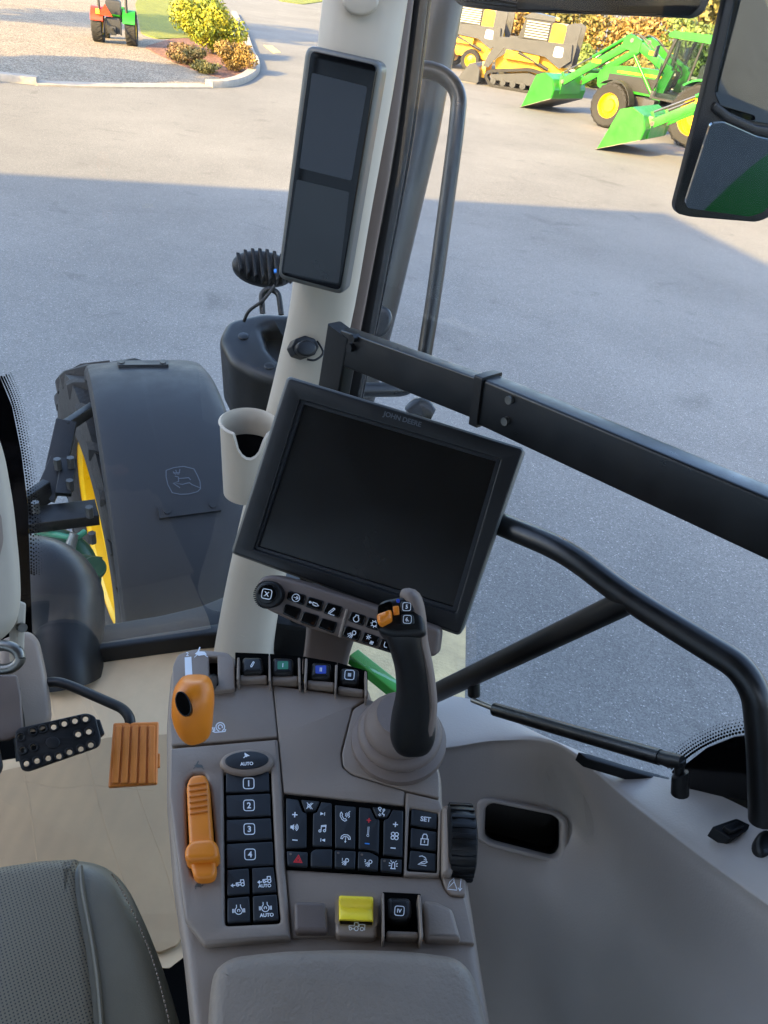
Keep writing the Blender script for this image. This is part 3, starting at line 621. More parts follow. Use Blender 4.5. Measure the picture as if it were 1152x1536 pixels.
# centre keypad
def Z(p): return [(415+x/4.518, 1180+y/4.518) for x, y in p]
def zi(ic, x, y, s, lw=1.2, a=5, asp=1): return (ic, 415+x/4.518, 1180+y/4.518, s/4.518, a, lw, asp)
btn(Z([(60, 72), (150, 85), (180, 168), (208, 175), (205, 415), (62, 422)]), .0015, [zi('plus', 123, 190, 20, 1.7), zi('speaker', 120, 275, 30, 1.1), zi('minus', 124, 362, 20, 1.7)])
btn(Z([(300, 98), (378, 108), (378, 408), (258, 408), (240, 400), (243, 178), (268, 170)]), .0015, [zi('next', 312, 184, 20, 1.1), zi('note', 310, 283, 28, 1.2), zi('prev', 312, 362, 20, 1.1)])
btn(Z([(160, 82), (298, 95), (262, 166), (190, 166)]), .0025, [zi('mute', 224, 130, 26, 1.1)])
btn(Z([(392, 118), (540, 132), (535, 425), (392, 415)]), .0015, [zi('phone', 465, 198, 38, 1.1), zi('hang', 467, 350, 34, 1.1)])
tb = btn(Z([(555, 132), (640, 142), (670, 212), (700, 218), (696, 458), (630, 430), (552, 425)]), .0015, [zi('thermo', 620, 305, 34, .7)])
draw(CF, .0017, tb, REDP, [zi('plus', 625, 228, 17, 1.6)]); draw(CF, .0017, tb, BLUEP, [zi('minus', 613, 386, 18, 1.7)])
btn(Z([(785, 150), (862, 158), (858, 480), (718, 465), (722, 222), (752, 214)]), .0015, [zi('plus', 805, 256, 19, 1.7), zi('fan', 800, 334, 30, 1.2), zi('minus', 789, 416, 19, 1.7)])
btn(Z([(642, 132), (782, 150), (748, 212), (676, 208)]), .0025, [zi('vent', 712, 172, 30, 1.2)])
btn(Z([(64, 430), (214, 438), (212, 545), (70, 538)]), .0015, [zi('hazard', 146, 490, 30, 1.6)], pm=REDP)
btn(Z([(228, 440), (262, 418), (380, 418), (380, 550), (226, 545)]), .0015)
btn(Z([(390, 425), (540, 430), (535, 560), (390, 552)]), .0015, [zi('lamp', 464, 508, 28, 1.1), zi('#1', 445, 493, 9)])
btn(Z([(550, 432), (630, 438), (694, 470), (690, 572), (546, 560)]), .0015, [zi('lamp', 622, 518, 28, 1.1), zi('#2', 600, 502, 9)])
btn(Z([(702, 478), (855, 488), (850, 588), (700, 574)]), .0015, [zi('beacon', 790, 530, 30, 1.2)])
for a, b in [((94, 455), 8), ((417, 448), 8), ((577, 460), 8), ((731, 502), 8)]:
    x, y = 415+a[0]/4.518, 1180+a[1]/4.518; plate('indicator', CF, ell(x, y, 2, 1.7, 10), .001, .0019, TAUPED, con, 0, 0)
btn(Z([(910, 142), (1095, 178), (1090, 292), (906, 262)]), .0, [zi('#SET', 1010, 220, 17, 1, 7)])
btn(Z([(906, 272), (1090, 302), (1086, 440), (902, 415)]), .0, [zi('lock', 1003, 358, 40, 1.5)])
btn(Z([(902, 425), (1086, 450), (1082, 580), (888, 562)]), .0, [zi('coil', 990, 502, 34, 1.3)])
draw(CF, .00015, con, WHITE, [('bucket', 682, 1326, 11, 6, 1.1)])
draw(CF, .00025, con, WHITE, [('snail', 328, 1091, 10, -5, 1.6)]); draw(CF, .0018, con, SILVER, [('rabbit', 298, 1148, 8, 0, 1.2)]); draw(CF, .0018, con, SILVER, [('turtle', 297, 1328, 8, -10, 1.2)])
draw(CF, .0064, con, WHITE, [('rabbit', 301, 979, 10, -5, 1.2)]); draw(CF, .0063, con, WHITE, [('#2', 281, 981, 3)])
plate('decal', CF, [(277, 986), (287, 985), (289, 1020), (278, 1021)], .006, .0063, WHITE, con, 0, 0)
# lower row of switches
panel([(440, 1354), (447, 1350), (486, 1351), (491, 1358), (493, 1398), (441, 1398)], .006, TAUPED, .003, 'blank_cover', .003)
panel([(505, 1342), (512, 1339), (562, 1341), (567, 1346), (566, 1402), (560, 1406), (507, 1404), (502, 1398)], .006, TAUPE, .003, 'switch_housing', .003, [[(509, 1343), (561, 1344), (561, 1386), (508, 1384)]], .002)
yt = [(0, .004), (.03, .013), (.09, .0165), (.2, .0150), (.35, .0120), (.5, .0105), (.65, .0115), (.8, .0130), (.93, .0125), (.98, .010), (1, .004)]
rings = []
for t, h in yt:
    y = 1343+t*38; yc = 1.5*math.sin(t*3.14)
    L = V((*CF.px(508.5, y, h), h)); Rr = V((*CF.px(560, y+2, h), h)); e = (Rr-L)
    rings.append([V((L.x, L.y, -.004)), L-V((0, 0, .0022)), L+e*.025-V((0, 0, .0005)), L+e*.06]+[L+e*k for k in (.25, .5, .75)]+[L+e*.94, L+e*.975-V((0, 0, .0005)), Rr-V((0, 0, .0022)), V((Rr.x, Rr.y, -.004))])
new('yellow_rocker', loft(rings, closed=False), YELLOW, con, CF.M, 50)
draw(CF, .0064, con, WHITE, [('tract_impl', 534, 1390, 12, 3, 1.1)])
def switch(pts, lip, fins, icon, back, w=.012, pm=WHITE, size=6, key=None):
    panel(back, -.001, VOID, .001, 'switch_well', 0)
    b = btn(pts, w, (), BLACK, name='rocker_switch', r=.004, bev=.004)
    cx = sum(p[0] for p in pts)/len(pts); cy = sum(p[1] for p in pts)/len(pts)
    if key: plate('key', CF, rrect(cx-8, cy-6, cx+8, cy+6, 2)[:-1], w, w+.0004, key, b, 0, 0)
    draw(CF, w+.0006, b, pm, [(i[0], cx+i[1], cy+i[2], i[3], 4, 1.1) for i in icon])
    panel(lip, .007, TAUPE, .002, 'switch_lip', .002)
    for f in fins: panel(f, .016, TAUPE, .0008, 'fin', .0015)
switch([(362, 984), (394, 984), (396, 1008), (362, 1010)], [(359, 1011), (401, 1011), (401, 1020), (358, 1021)], [[(355, 985), (360, 985), (359, 1020), (354, 1020)], [(402, 982), (406, 982), (407, 1022), (402, 1022)]], [('seed', 0, 0, 5)], [(352, 978), (404, 980), (404, 1021), (352, 1021)])
switch([(408, 984), (441, 986), (441, 1010), (407, 1011)], [(407, 1012), (448, 1012), (448, 1022), (407, 1022)], [[(446, 985), (451, 986), (452, 1024), (447, 1024)]], [('#I', 0, 0, 3)], [(404, 980), (454, 984), (454, 1024), (404, 1021)], key=GREENP)
switch([(467, 991), (498, 993), (496, 1017), (464, 1016)], [(461, 1018), (503, 1022), (502, 1031), (460, 1027)], [[(457, 986), (462, 987), (460, 1026), (455, 1025)], [(502, 996), (507, 996), (505, 1034), (501, 1033)]], [('#II', 0, 0, 3)], [(454, 984), (506, 993), (506, 1034), (454, 1025)], key=BLUEC)
switch([(511, 999), (540, 1002), (538, 1025), (508, 1023)], [(507, 1027), (547, 1033), (546, 1041), (506, 1035)], [[(546, 1005), (551, 1006), (551, 1044), (547, 1044)]], [('#III', 0, 0, 2.6), ('frame', 0, 0, 7)], [(506, 993), (552, 1006), (552, 1045), (506, 1034)])
switch([(580, 1343), (618, 1345), (619, 1372), (610, 1380), (588, 1379), (580, 1372)], [(579, 1394), (629, 1396), (629, 1406), (579, 1405)], [[(572, 1338), (577, 1338), (578, 1406), (573, 1406)], [(626, 1340), (632, 1341), (636, 1408), (630, 1408)]], [('#IV', 0, 1, 3), ('frame', 0, 1, 7)], [(573, 1337), (632, 1340), (634, 1408), (574, 1405)])
panel([(634, 1348), (655, 1350), (680, 1362), (694, 1411), (637, 1410)], .004, TAUPE, .003, 'smooth_cover', .004)
# thumb roller at the right side
wc = CF.world(*CF.px(691, 1258), -.006); WRM = CF.M.copy(); WRM.translation = wc
pr = [(.001, -.012), (.024, -.012), (.0285, -.0105), (.030, -.005), (.0303, 0), (.030, .005), (.0285, .0105), (.024, .012), (.001, .012)]
ro = new('roller', lathe(pr, 40, 'x'), BLACK, con, WRM)
mb = MB()
for k in range(22):
    a = 2*math.pi*k/22; mb.add(box((0, 0, .0303), (.020, .0042, .0018), .0006), Matrix.Rotation(a, 4, 'X'))
new('roller_ribs', mb.vf, BLACK, ro, WRM)['kind'] = 'stuff'
panel([(663, 1205), (678, 1204), (682, 1220), (682, 1300), (678, 1312), (662, 1312)], .008, TAUPE, .004, 'roller_cheek', .005)
# armrest pad
pad = panel([(312, 1475), (318, 1446), (345, 1427), (420, 1418), (520, 1415), (620, 1418), (690, 1428), (716, 1456), (734, 1530), (758, 1640), (300, 1640)], .014, PAD, .035, 'armrest_pad', .013, w0=-.03)
# ---- slider (hand throttle)
sl_ = thing('throttle_slider', 'long orange throttle slider with grip ridges in console slot', 'lever', CF.world(*CF.px(300, 1240), 0))
plate('lever', CF, [(279, 1176), (286, 1162), (307, 1160), (313, 1172), (319, 1258), (324, 1302), (321, 1314), (306, 1318), (291, 1316), (285, 1297), (283, 1258)], -.008, .012, ORANGE, sl_, .005, .0035, 5)
plate('crossbar', CF, [(276, 1273), (285, 1260), (319, 1256), (328, 1268), (327, 1283), (320, 1288), (283, 1290), (277, 1286)], .002, .019, ORANGE, sl_, .004, .004, 4)
for k in range(6):
    y = 1176+k*8.5; plate('ridge', CF, [(283+k*.3, y), (309+k*.4, y-4), (310+k*.4, y-1.2), (283+k*.3, y+3)], .010, .0135, ORANGED, sl_, .0008, .0008, 2)
# ---- gear lever knob
gk = thing('gear_lever', 'orange rounded gear lever knob with black window rising from console gate', 'lever', CF.world(*CF.px(318, 1020), 0))
new('knob', blob([(290, 1015, .575, 8, .006), (290, 1018, .575, 20, .014), (291, 1030, .575, 28, .02), (290, 1050, .575, 31, .021), (289, 1070, .58, 30, .02), (291, 1087, .585, 26, .017), (294, 1100, .59, 18, .012), (295, 1106, .59, 5, .005)], 28, 2.5), ORANGE, gk)
gw = Frame(at_d(273, 1057, .5525), RW, (-ray(272, 1058)).normalized()-RW*.32)
plate('window', gw, ell(274, 1056, 11, 20, 20, -18), -.02, .001, BLACKG, gk, 0, .001)
new('stem', tube([CF.world(*CF.px(318, 1010), -.01), at_d(300, 1050, .59)], .006, 10), BLACK, gk)
# ---- joystick
jy = thing('joystick', 'black and taupe joystick grip with numbered buttons on ribbed boot', 'joystick', CF.world(*CF.px(598, 1112), 0))
BM = CF.M.copy(); BM.translation = CF.world(*CF.px(598, 1112), 0)
bo = new('boot', lathe([(.001, -.004), (.0425, -.004), (.0445, .0), (.044, .006), (.040, .0085), (.0365, .010), (.0385, .0125), (.039, .017), (.0365, .021), (.032, .0225), (.0335, .025), (.0335, .030), (.030, .036), (.024, .041), (.0225, .046), (.001, .046)], 44), BOOT, jy, BM)
new('grip', blob([(619, 1108, .645, 30, .02), (619, 1096, .64, 34, .022), (620, 1075, .63, 33, .021), (623, 1040, .615, 29, .019), (619, 1000, .60, 27, .018), (610, 965, .59, 27, .018), (605, 940, .585, 30, .018), (603, 925, .583, 28, .016)], 26, 2.6), BLACK, jy)
new('grip_back', blob([(640, 1098, .648, 10, .02), (644, 1075, .636, 11, .022), (646, 1040, .62, 9, .02), (641, 1000, .606, 9, .02), (633, 960, .596, 9, .02), (628, 925, .59, 11, .02), (618, 898, .588, 14, .018), (606, 891, .59, 8, .01)], 20, 2.4), BOOT, jy)
JF = Frame(at_d(597, 925, .57), RW-UW*.02, (-ray(597, 925)).normalized()+UW*.25-RW*.1)
hd = plate('head', JF, [(566, 906), (574, 899), (598, 894), (618, 893), (627, 903), (637, 932), (638, 948), (630, 953), (592, 955), (570, 950), (563, 938)], -.022, 0, BLACK, jy, .003, .005, 4)
for t, x, y in [('5', 610, 910), ('6.', 611, 929)]:
    b = plate('button', JF, [(x-10, y-8), (x+9, y-8), (x+11, y+7), (x-9, y+8)], -.001, .0018, KEY, jy, .002, .001)
    draw(JF, .00195, b, WHITE, [('#'+t, x, y, 3.1, 3), ('frame', x, y, 6, 3, 1)])
plate('thumb_roller', JF, [(564, 920), (586, 912), (587, 928), (570, 937), (565, 932)], -.002, .010, ORANGE, jy, .002, .004, 3)
plate('roller_recess', JF, [(567, 908), (587, 901), (589, 932), (566, 944)], -.001, .0006, BLACKG, jy, .002, 0)
plate('small_switch', JF, [(589, 909), (598, 908), (599, 921), (590, 922)], -.001, .003, ORANGE, jy, .001, .001)
plate('indicator', JF, ell(597, 901, 3, 3, 10), -.001, .001, BLUEC, jy, 0, 0)
# ================================================================== monitor
MQ = [(430, 563), (788, 672), (690, 955), (345, 830)]
MF = quad_frame(MQ, .82)
mo = thing('monitor', 'large tilted flat monitor with dark blank screen on bracket', 'monitor', MF.world(0, -.13, -.04))
plate('casing', MF, MQ, -.032, -.003, SILVER, mo, .006, .003, 3, [[(446, 597), (754, 688), (686, 923), (377, 826)]], .002)
plate('back', MF, shrink(MQ, .96), -.04, -.02, BLACK, mo, .004, 0)
plate('bezel', MF, [(433, 567), (785, 674), (689, 951), (349, 829)], -.006, 0, BLACK, mo, .004, .0015, 3, [[(449, 599), (751, 689), (684, 920), (380, 824)]], .002)
plate('bezel_step', MF, [(443, 593), (757, 686), (688, 926), (373, 826)], -.010, -.004, KEY, mo, .002, 0, 3, [[(455, 606), (744, 692), (679, 911), (386, 820)]], .001)
plate('screen', MF, [(448, 600), (750, 690), (684, 918), (380, 824)], -.012, -.008, SCREEN, mo, 0, 0)
draw(MF, .0003, mo, mat('letter_relief', (72, 76, 82), .4), [('#JOHN DEERE', 603, 629.5, 5.0, 16.8)], 'lettering')
# button strip under the monitor
BF = Frame(at_d(500, 925, .80), MF.U, MF.N+V((0, 0, .12)))
bs_ = thing('button_strip', 'taupe strip of black buttons and round dial under the monitor', 'control panel', BF.world(0, -.03, -.02))
plate('housing', BF, [(383, 880), (390, 866), (406, 862), (450, 873), (600, 922), (660, 944), (655, 985), (600, 985), (520, 960), (450, 938), (400, 915), (382, 900)], -.03, 0, TAUPED, bs_, .006, .004)
def Y(p): return [(370+x/5.009, 860+y/5.009) for x, y in p]
def yb(p, it=None):
    b = plate('button', BF, Y(p), -.004, .0022, BLACKG, bs_, .0025, .0014)
    if it: draw(BF, .0024, b, WHITE, [(it[0], 370+it[1]/5.009, 860+it[2]/5.009, it[3]/5.009, 17, 1.2)])
yb([(312, 128), (445, 165), (425, 242), (296, 198)], ('arrowc', 370, 184, 32)); yb([(462, 174), (580, 208), (555, 292), (434, 250)], ('syringe', 506, 230, 38)); yb([(602, 218), (722, 252), (692, 338), (568, 296)], ('pen', 640, 283, 30))
yb([(290, 228), (410, 268), (380, 354), (264, 305)]); yb([(425, 284), (545, 320), (512, 408), (395, 368)]); yb([(560, 334), (682, 370), (652, 455), (530, 408)])
yb([(785, 285), (898, 320), (872, 398), (755, 355)], ('engine', 824, 340, 32)); yb([(912, 328), (1020, 362), (990, 436), (888, 404)], ('gear', 960, 380, 30))
yb([(742, 392), (862, 430), (836, 514), (712, 472)], ('lamp', 788, 455, 36)); yb([(880, 440), (1000, 480), (972, 556), (852, 516)], ('heat', 925, 497, 36)); yb([(1010, 490), (1110, 520), (1080, 600), (985, 565)], ('u', 1050, 535, 26))
plate('divider', BF, Y([(742, 268), (760, 272), (705, 485), (685, 478)]), -.002, .002, TAUPE, bs_, .001, .001)
dl = plate('dial', BF, ell(402, 892, 20, 20, 36), -.002, .012, BLACK, bs_, 0, .002)
kc = BF.px(402, 892, 0); kr = .8*20/FPX
mb = MB()
for k in range(40):
    a = 2*math.pi*k/40; mb.add(box((kr, 0, .006), (.0012, .0011, .010)), Matrix.Rotation(a, 4, 'Z'))
DM = BF.M @ Matrix.Translation((*BF.px(402, 892, .006), 0))
new('dial_ribs', mb.vf, BLACK, dl, DM)['kind'] = 'stuff'
plate('dial_face', BF, ell(400, 891, 15, 15, 30), .012, .0135, BLACKG, bs_, 0, .001)
draw(BF, .0138, bs_, WHITE, [('#X', 400, 891, 3.6, 10), ('frame', 400, 891, 7.2, 10, 1.2)])
# bracket
br = thing('monitor_bracket', 'dark taupe upright bracket holding monitor behind console switches', 'bracket', CF.world(*CF.px(490, 1010), -.02))
new('post', blob([(505, 900, .87, 40, .012), (498, 940, .87, 38, .012), (490, 980, .87, 34, .014), (482, 1030, .87, 34, .014)], 16, 6), TAUPED, br)
# ================================================================== right side panel
rows = [
 [(600, 1040), (698, 1047), (751, 1072), (830, 1110), (950, 1156), (1060, 1185), (1215, 1262)],
 [(600, 1122), (680, 1114), (751, 1107), (835, 1115), (951, 1200), (1050, 1271), (1215, 1387)],
 [(600, 1140), (680, 1131), (751, 1124), (842, 1140), (945, 1222), (1040, 1297), (1215, 1424)],
 [(600, 1240), (680, 1228), (760, 1225), (858, 1238), (930, 1310), (1010, 1400), (1190, 1545)],
 [(600, 1350), (670, 1345), (740, 1350), (815, 1370), (890, 1430), (960, 1500), (1110, 1640)],
 [(600, 1560), (670, 1560), (730, 1580), (800, 1600), (860, 1650), (930, 1720), (1010, 1800)]]
zs = [[2.20, 2.21, 2.225, 2.26, 2.32, 2.37, 2.43], [2.215, 2.22, 2.235, 2.27, 2.33, 2.375, 2.435], [2.20, 2.205, 2.22, 2.252, 2.312, 2.357, 2.418],
      [2.13, 2.135, 2.14, 2.155, 2.21, 2.265, 2.33], [2.06, 2.065, 2.07, 2.09, 2.14, 2.19, 2.26], [1.85, 1.86, 1.88, 1.91, 1.96, 2.01, 2.09]]
R3 = [[at_z(x, y, z) for (x, y), z in zip(r, zz)] for r, zz in zip(rows, zs)]
R3 = [r+[r[-1]+(r[-1]-r[-2])*1.2, r[-1]+(r[-1]-r[-2])*3.2] for r in R3]
vs, fs = surf(R3, 28, 24)
POCK = [(716, 1203), (728, 1196), (838, 1218), (853, 1230), (853, 1280), (846, 1293), (835, 1296), (728, 1268), (714, 1258)]
pin = shrink(POCK, .93)
def to_px(p):
    d = p-CAM; k = d.dot(FW); return (576+d.dot(RW)/k*FPX, 768-d.dot(UW)/k*FPX)
def inside(pt, poly):
    x, y = pt; c = False; j = len(poly)-1
    for i in range(len(poly)):
        (x1, y1), (x2, y2) = poly[i], poly[j]
        if (y1 > y) != (y2 > y) and x < (x2-x1)*(y-y1)/(y2-y1)+x1: c = not c
        j = i
    return c
vpx = [to_px(v) for v in vs]
f2 = [f for f in fs if not inside((sum(vpx[i][0] for i in f)/4, sum(vpx[i][1] for i in f)/4), shrink(POCK, .91))]
sp_ = thing('side_panel', 'large moulded grey side panel with dark oblong storage pocket', 'panel', at_z(760, 1500, FLOOR))
new('moulding', (vs, f2), TAUPE2, sp_, smooth=60)
# pocket: plane fitted to the surface there
def on_surf(x, y):
    best = min(range(len(vs)), key=lambda i: (vpx[i][0]-x)**2+(vpx[i][1]-y)**2); return vs[best]
q0, q1, q2 = on_surf(716, 1205), on_surf(853, 1235), on_surf(784, 1285)
nn = (q1-q0).cross(q0-q2); nn = nn if nn.dot(CAM-q0) > 0 else -nn
PF = Frame((q0+q1+q2)/3, q1-q0, nn)
plate('pocket_rim', PF, POCK, -.012, .006, TAUPE2, sp_, .006, .004, 4, [shrink(POCK, .83)], .006)
plate('pocket_liner', PF, shrink(POCK, .90), -.07, -.004, BLACK, sp_, .004, 0, 3, [shrink(POCK, .83)], .004)
plate('pocket_back', PF, shrink(POCK, 1.02), -.075, -.06, BLACK, sp_, .004, 0, 3)
# fittings on the ledge
LF = Frame(at_z(1098, 1242, 2.395), WD, V((0, 0, 1)))
la = thing('latch', 'small dark flat latch plate on side ledge by window', 'latch', LF.O)
plate('base', LF, [(1068, 1240), (1105, 1227), (1132, 1240), (1096, 1258)], -.01, .004, BLACK, la, .002, .001)
plate('tongue', LF, [(1085, 1239), (1105, 1231), (1118, 1238), (1098, 1247)], .004, .009, BLACK, la, .002, .001)
plate('screw', LF, ell(1128, 1271, 5, 4, 12), -.01, .003, STEEL, la, 0, .001)
kn = new('round_knob', prism(LF.poly(ell(1150, 1262, 15, 20, 24), .02), -.02, .02, .005), BLACK, None, LF.M); tag(kn, 'round black knob on side ledge beside the latch plate', 'knob')
L2 = Frame(at_z(940, 1165, 2.33), WD, V((0, 0, 1)))
vg = new('ledge_grille', prism(L2.poly([(868, 1128), (885, 1131), (940, 1148), (1005, 1166), (1000, 1172), (940, 1156), (880, 1138)], .004), -.01, .004, .001), BLACK, None, L2.M); tag(vg, 'narrow black slot vent running along side ledge below strut', 'vent')
vh = new('ledge_cover', prism(L2.poly([(1040, 1180), (1055, 1182), (1152, 1228), (1200, 1262), (1152, 1255), (1036, 1196)], .03), -.01, .03, .002), BLACK, None, L2.M); tag(vh, 'flat black cover plate along side ledge under dotted glass corner', 'cover')
# ================================================================== right window
rwn = thing('side_window', 'clear right side window pane with black dotted lower corner', 'window', (PA.x, PA.y, 2.2))
new('pane', prism([WALL.px(470, 960, -.025), (-.02, -.14), (1.6, -.1), (1.6, .85), WALL.px(640, -60, -.025), WALL.px(600, 250, -.025), WALL.px(545, 560, -.025)], -.028, -.023, 0, back=True), GLASS2, rwn, WALL.M)
FR2 = [(1000, 1215), (1010, 1170), (1030, 1145), (1060, 1122), (1100, 1106), (1152, 1098), (1260, 1098), (1260, 1330), (1080, 1240)]
plate('dark_corner', WALL, FR2, -.021, -.019, BLACKG, rwn, .0, 0)
dots(WALL, [(1012, 1160), (1030, 1140), (1060, 1120), (1100, 1104), (1152, 1096), (1190, 1094)], -.020, 10, 5, -5.0, 'dotted_edge', rwn)
# window frame tubes
def wp(x, y, w=.02): u, v = WALL.px(x, y, w); return WALL.world(u, v, w)
wf = thing('window_frame', 'black tubular frame with branching brace across side window', 'frame', wp(1142, 1195))
new('tube', tube(round_path([wp(600, 725), wp(760, 790), wp(850, 827), wp(935, 893), wp(1110, 1000), wp(1135, 1040), wp(1142, 1110), wp(1145, 1230)], .05, 8), .0125, 18), PAINTB, wf)
new('brace', tube([wp(640, 1046), wp(945, 900)], .0125, 18), PAINTB, wf)
new('bracket', tube([wp(710, 1012), wp(711, 1042)], .008, 12), BLACK, wf)
gs = thing('gas_strut', 'slim black gas strut between window brace and ledge bracket', 'strut', wp(1020, 1180, .03))
new('cylinder', tube([wp(742, 1064, .03), wp(990, 1136, .03)], .0078, 16), PAINTB, gs)
new('rod', tube([wp(708, 1050, .03), wp(744, 1064, .03)], .0032, 10), STEEL, gs)
new('end_fitting', tube([wp(988, 1135, .03), wp(1004, 1140, .03), wp(1024, 1143, .03)], [.0065, .0075, .006], 12), BLACK, gs)
new('ball_stud', tube([wp(1019, 1140, .03), wp(1019, 1160, .03), wp(1020, 1161, .03), wp(1020, 1190, .03)], [.005, .005, .0085, .0085], 14), BLACK, gs)
# rail across the window
rl = thing('mounting_rail', 'flat black telescoping rail from pillar across side window', 'rail', wp(515, 540, .02))
A = wp(520, 520, .03); K = wp(728, 598, .03); B = wp(1260, 842, .03); up = V((0, 0, 1))
A2 = A; dd = (B-A).normalized()
new('inner_bar', beam(A, K, up, .043, .018, .002), PAINTB, rl)
new('outer_bar', beam(K, B+dd*.75, up, .048, .024, .003), PAINTB, rl)
new('clamp', beam(K-dd*.005, K+dd*.005, up, .053, .030, .002), BLACK, rl)
nrm = WALL.N
for x, y in [(764, 600), (758, 632)]:
    p = wp(x, y, .044); new('bolt', tube([p-nrm*.008, p+nrm*.002], .0042, 10), STEEL, rl)
new('end_bracket', beam(wp(516, 495, .03), wp(500, 590, .03), WD, .04, .02, .003), BLACK, rl)
for x, y in [(527, 508), (523, 522)]:
    p = wp(x, y, .045); new('rivet', tube([p-nrm*.01, p+nrm*.0], .005, 10), BLACK, rl)
# ---- cup holder
ch = thing('cup_holder', 'beige cup holder with notched rim fixed to pillar beside monitor', 'cup holder', at_d(372, 770, 1.32))
cc = at_d(373, 650, 1.30); rim = []; inn = []; N = 40
HZ = V((0, 0, 1)); r0 = .048
for lev in range(7):
    o1 = []; t = lev/6
    for i in range(N):
        a = 2*math.pi*i/N; dirv = V((math.cos(a), math.sin(a), 0))
        da = (a-math.radians(-75)+math.pi) % (2*math.pi)-math.pi
        notch = .045*max(0, 1-(da/.55)**2)**.6 if abs(da) < .55 else 0
        ztop = .02-notch; z = -.12*(1-t)+ztop*t
        o1.append(cc+dirv*(r0*(.86+.14*(z+.12)/.14))+HZ*z)
    rim.append(o1)
inner = []
for lev in range(6, -1, -1):
    inner.append([cc+(p-cc-HZ*(p-cc).z)*.90+HZ*((p-cc).z+(0.0 if lev else .006)) for p in rim[lev]])
lip = [[cc+(p-cc-HZ*(p-cc).z)*1.05+HZ*((p-cc).z+.001) for p in rim[6]], [cc+(p-cc-HZ*(p-cc).z)*.97+HZ*((p-cc).z+.004) for p in rim[6]]]
new('cup', loft(rim+lip+inner), BEIGE, ch, smooth=60)
new('liner', loft([[cc+(p-cc-HZ*(p-cc).z)*.875+HZ*((p-cc).z*1.0+.004) for p in rim[1]], [cc+(p-cc-HZ*(p-cc).z)*.885+HZ*((p-cc).z-.045) for p in rim[6]]]), VOID, ch)
# ================================================================== outside fittings of our tractor
ex = thing('exhaust_stack', 'tall dark grey vertical exhaust stack outside beside pillar', 'exhaust', at_d(590, 620, 2.3))
eb = at_d(640, 200, 1.9)
new('pipe', tube([at_d(672, -60, 1.72), at_d(656, 16, 1.76), at_d(625, 194, 1.85), at_d(568, 444, 1.98), at_d(530, 600, 2.07)], .056, 32), ROOFD, ex)
cl = Frame(at_d(575, 480, 1.93), RW, -ray(592, 485)); plate('cap', cl, ell(570, 483, 18, 24, 20, 20), -.06, 0, ROOFD, ex, 0, .01)
hr = thing('hand_rail', 'bent black grab rail outside beside exhaust stack', 'handrail', at_d(600, 590, 1.75))
new('rail', tube(round_path([at_d(600, 105, 1.55), at_d(655, 104, 1.55), at_d(690, 135, 1.55), at_d(684, 200, 1.57), at_d(650, 450, 1.68), at_d(632, 560, 1.72), at_d(610, 584, 1.73), at_d(530, 585, 1.70)], .06, 8), .0165, 16), PAINTB, hr)
bx_ = new('cable_bracket', blob([(612, 622, 1.8, 12, .02), (632, 615, 1.8, 20, .02), (650, 622, 1.8, 10, .02)], 14), PAINTB); tag(bx_, 'small rounded black fitting peeking over monitor top edge outside', 'fitting')
# light carrier and work lamp
LC = Frame(at_d(390, 520, 1.62), RW, V((0, -.25, 1)))
lc = thing('light_carrier', 'curved black plastic carrier outside pillar holding the finned lamp', 'carrier', at_d(420, 590, 1.7))
plate('tray', LC, [(327, 505), (340, 478), (392, 466), (470, 470), (470, 570), (420, 572), (380, 560), (345, 540)], -.16, 0, BLACK, lc, .02, .02, 5, [[(394, 492), (404, 487), (470, 490), (470, 542), (420, 540), (404, 522)]], .01)
plate('tray_floor', LC, [(380, 480), (470, 480), (470, 555), (400, 545)], -.06, -.04, BLACK, lc, .0, 0)
for x, y in [(365, 503), (404, 548)]: plate('screw', LC, ell(x, y, 8, 5, 12), -.005, .003, STEEL if 0 else PAINTB, lc, 0, .002)
wl = thing('work_lamp', 'oval finned black work lamp standing on the light carrier', 'lamp', at_d(408, 470, 1.6))
LMP = Frame(at_d(392, 400, 1.58), RW*.95-UW*.18, -ray(392, 400)+V((0, 0, .3)))
plate('body', LMP, ell(395, 400, 48, 26, 30, 10), -.06, -.03, BLACK, wl, 0, .012, 4)
for k in range(8):
    x = 356+k*11; h = 27*math.sqrt(max(.1, 1-((x-397)/50)**2)); c = 393+k*1.6
    plate('fin', LMP, [(x-2, c-h), (x+3.5, c-h+1), (x+5+3, c+h*.6), (x+3, c+h*.8)], -.04, .006, BLACK, wl, .002, .002, 2)
new('bracket', tube(round_path([at_d(394, 470, 1.58), at_d(392, 440, 1.58), at_d(404, 432, 1.58), at_d(418, 440, 1.58), at_d(422, 472, 1.58)], .01), .006, 10), BLACK, wl)
new('cable', tube(smooth_path([at_d(412, 428, 1.57), at_d(395, 450, 1.57), at_d(374, 466, 1.575), at_d(366, 482, 1.59)]), .0035, 8), BLACK, wl)
plate('plug', LMP, [(411, 403), (415, 403), (415, 409), (411, 409)], .0, .01, BLUEP, wl, .001, .001)
# roof edge
rf = thing('roof_edge', 'dark glossy roof overhang above the side window', 'roof', at_d(880, -20, 1.25))
RFm = Frame(at_d(880, 5, 1.25), RW, -ray(880, 5))
plate('overhang', RFm, [(560, -120), (690, 9), (760, 18), (900, 22), (1040, 28), (1055, 20), (1075, -20), (1120, -120)], -.25, 0, ROOFD, rf, .006, .004)
plate('reflector_strip', RFm, [(690, 2), (775, 13), (778, 4), (690, -12)], 0, .003, BLACKG, rf, .002, .001)
plate('lamp_cover', RFm, [(775, 16), (905, 19), (1035, 24), (1050, 10), (1062, -40), (775, -40)], 0, .004, BLACKG, rf, .003, .002)
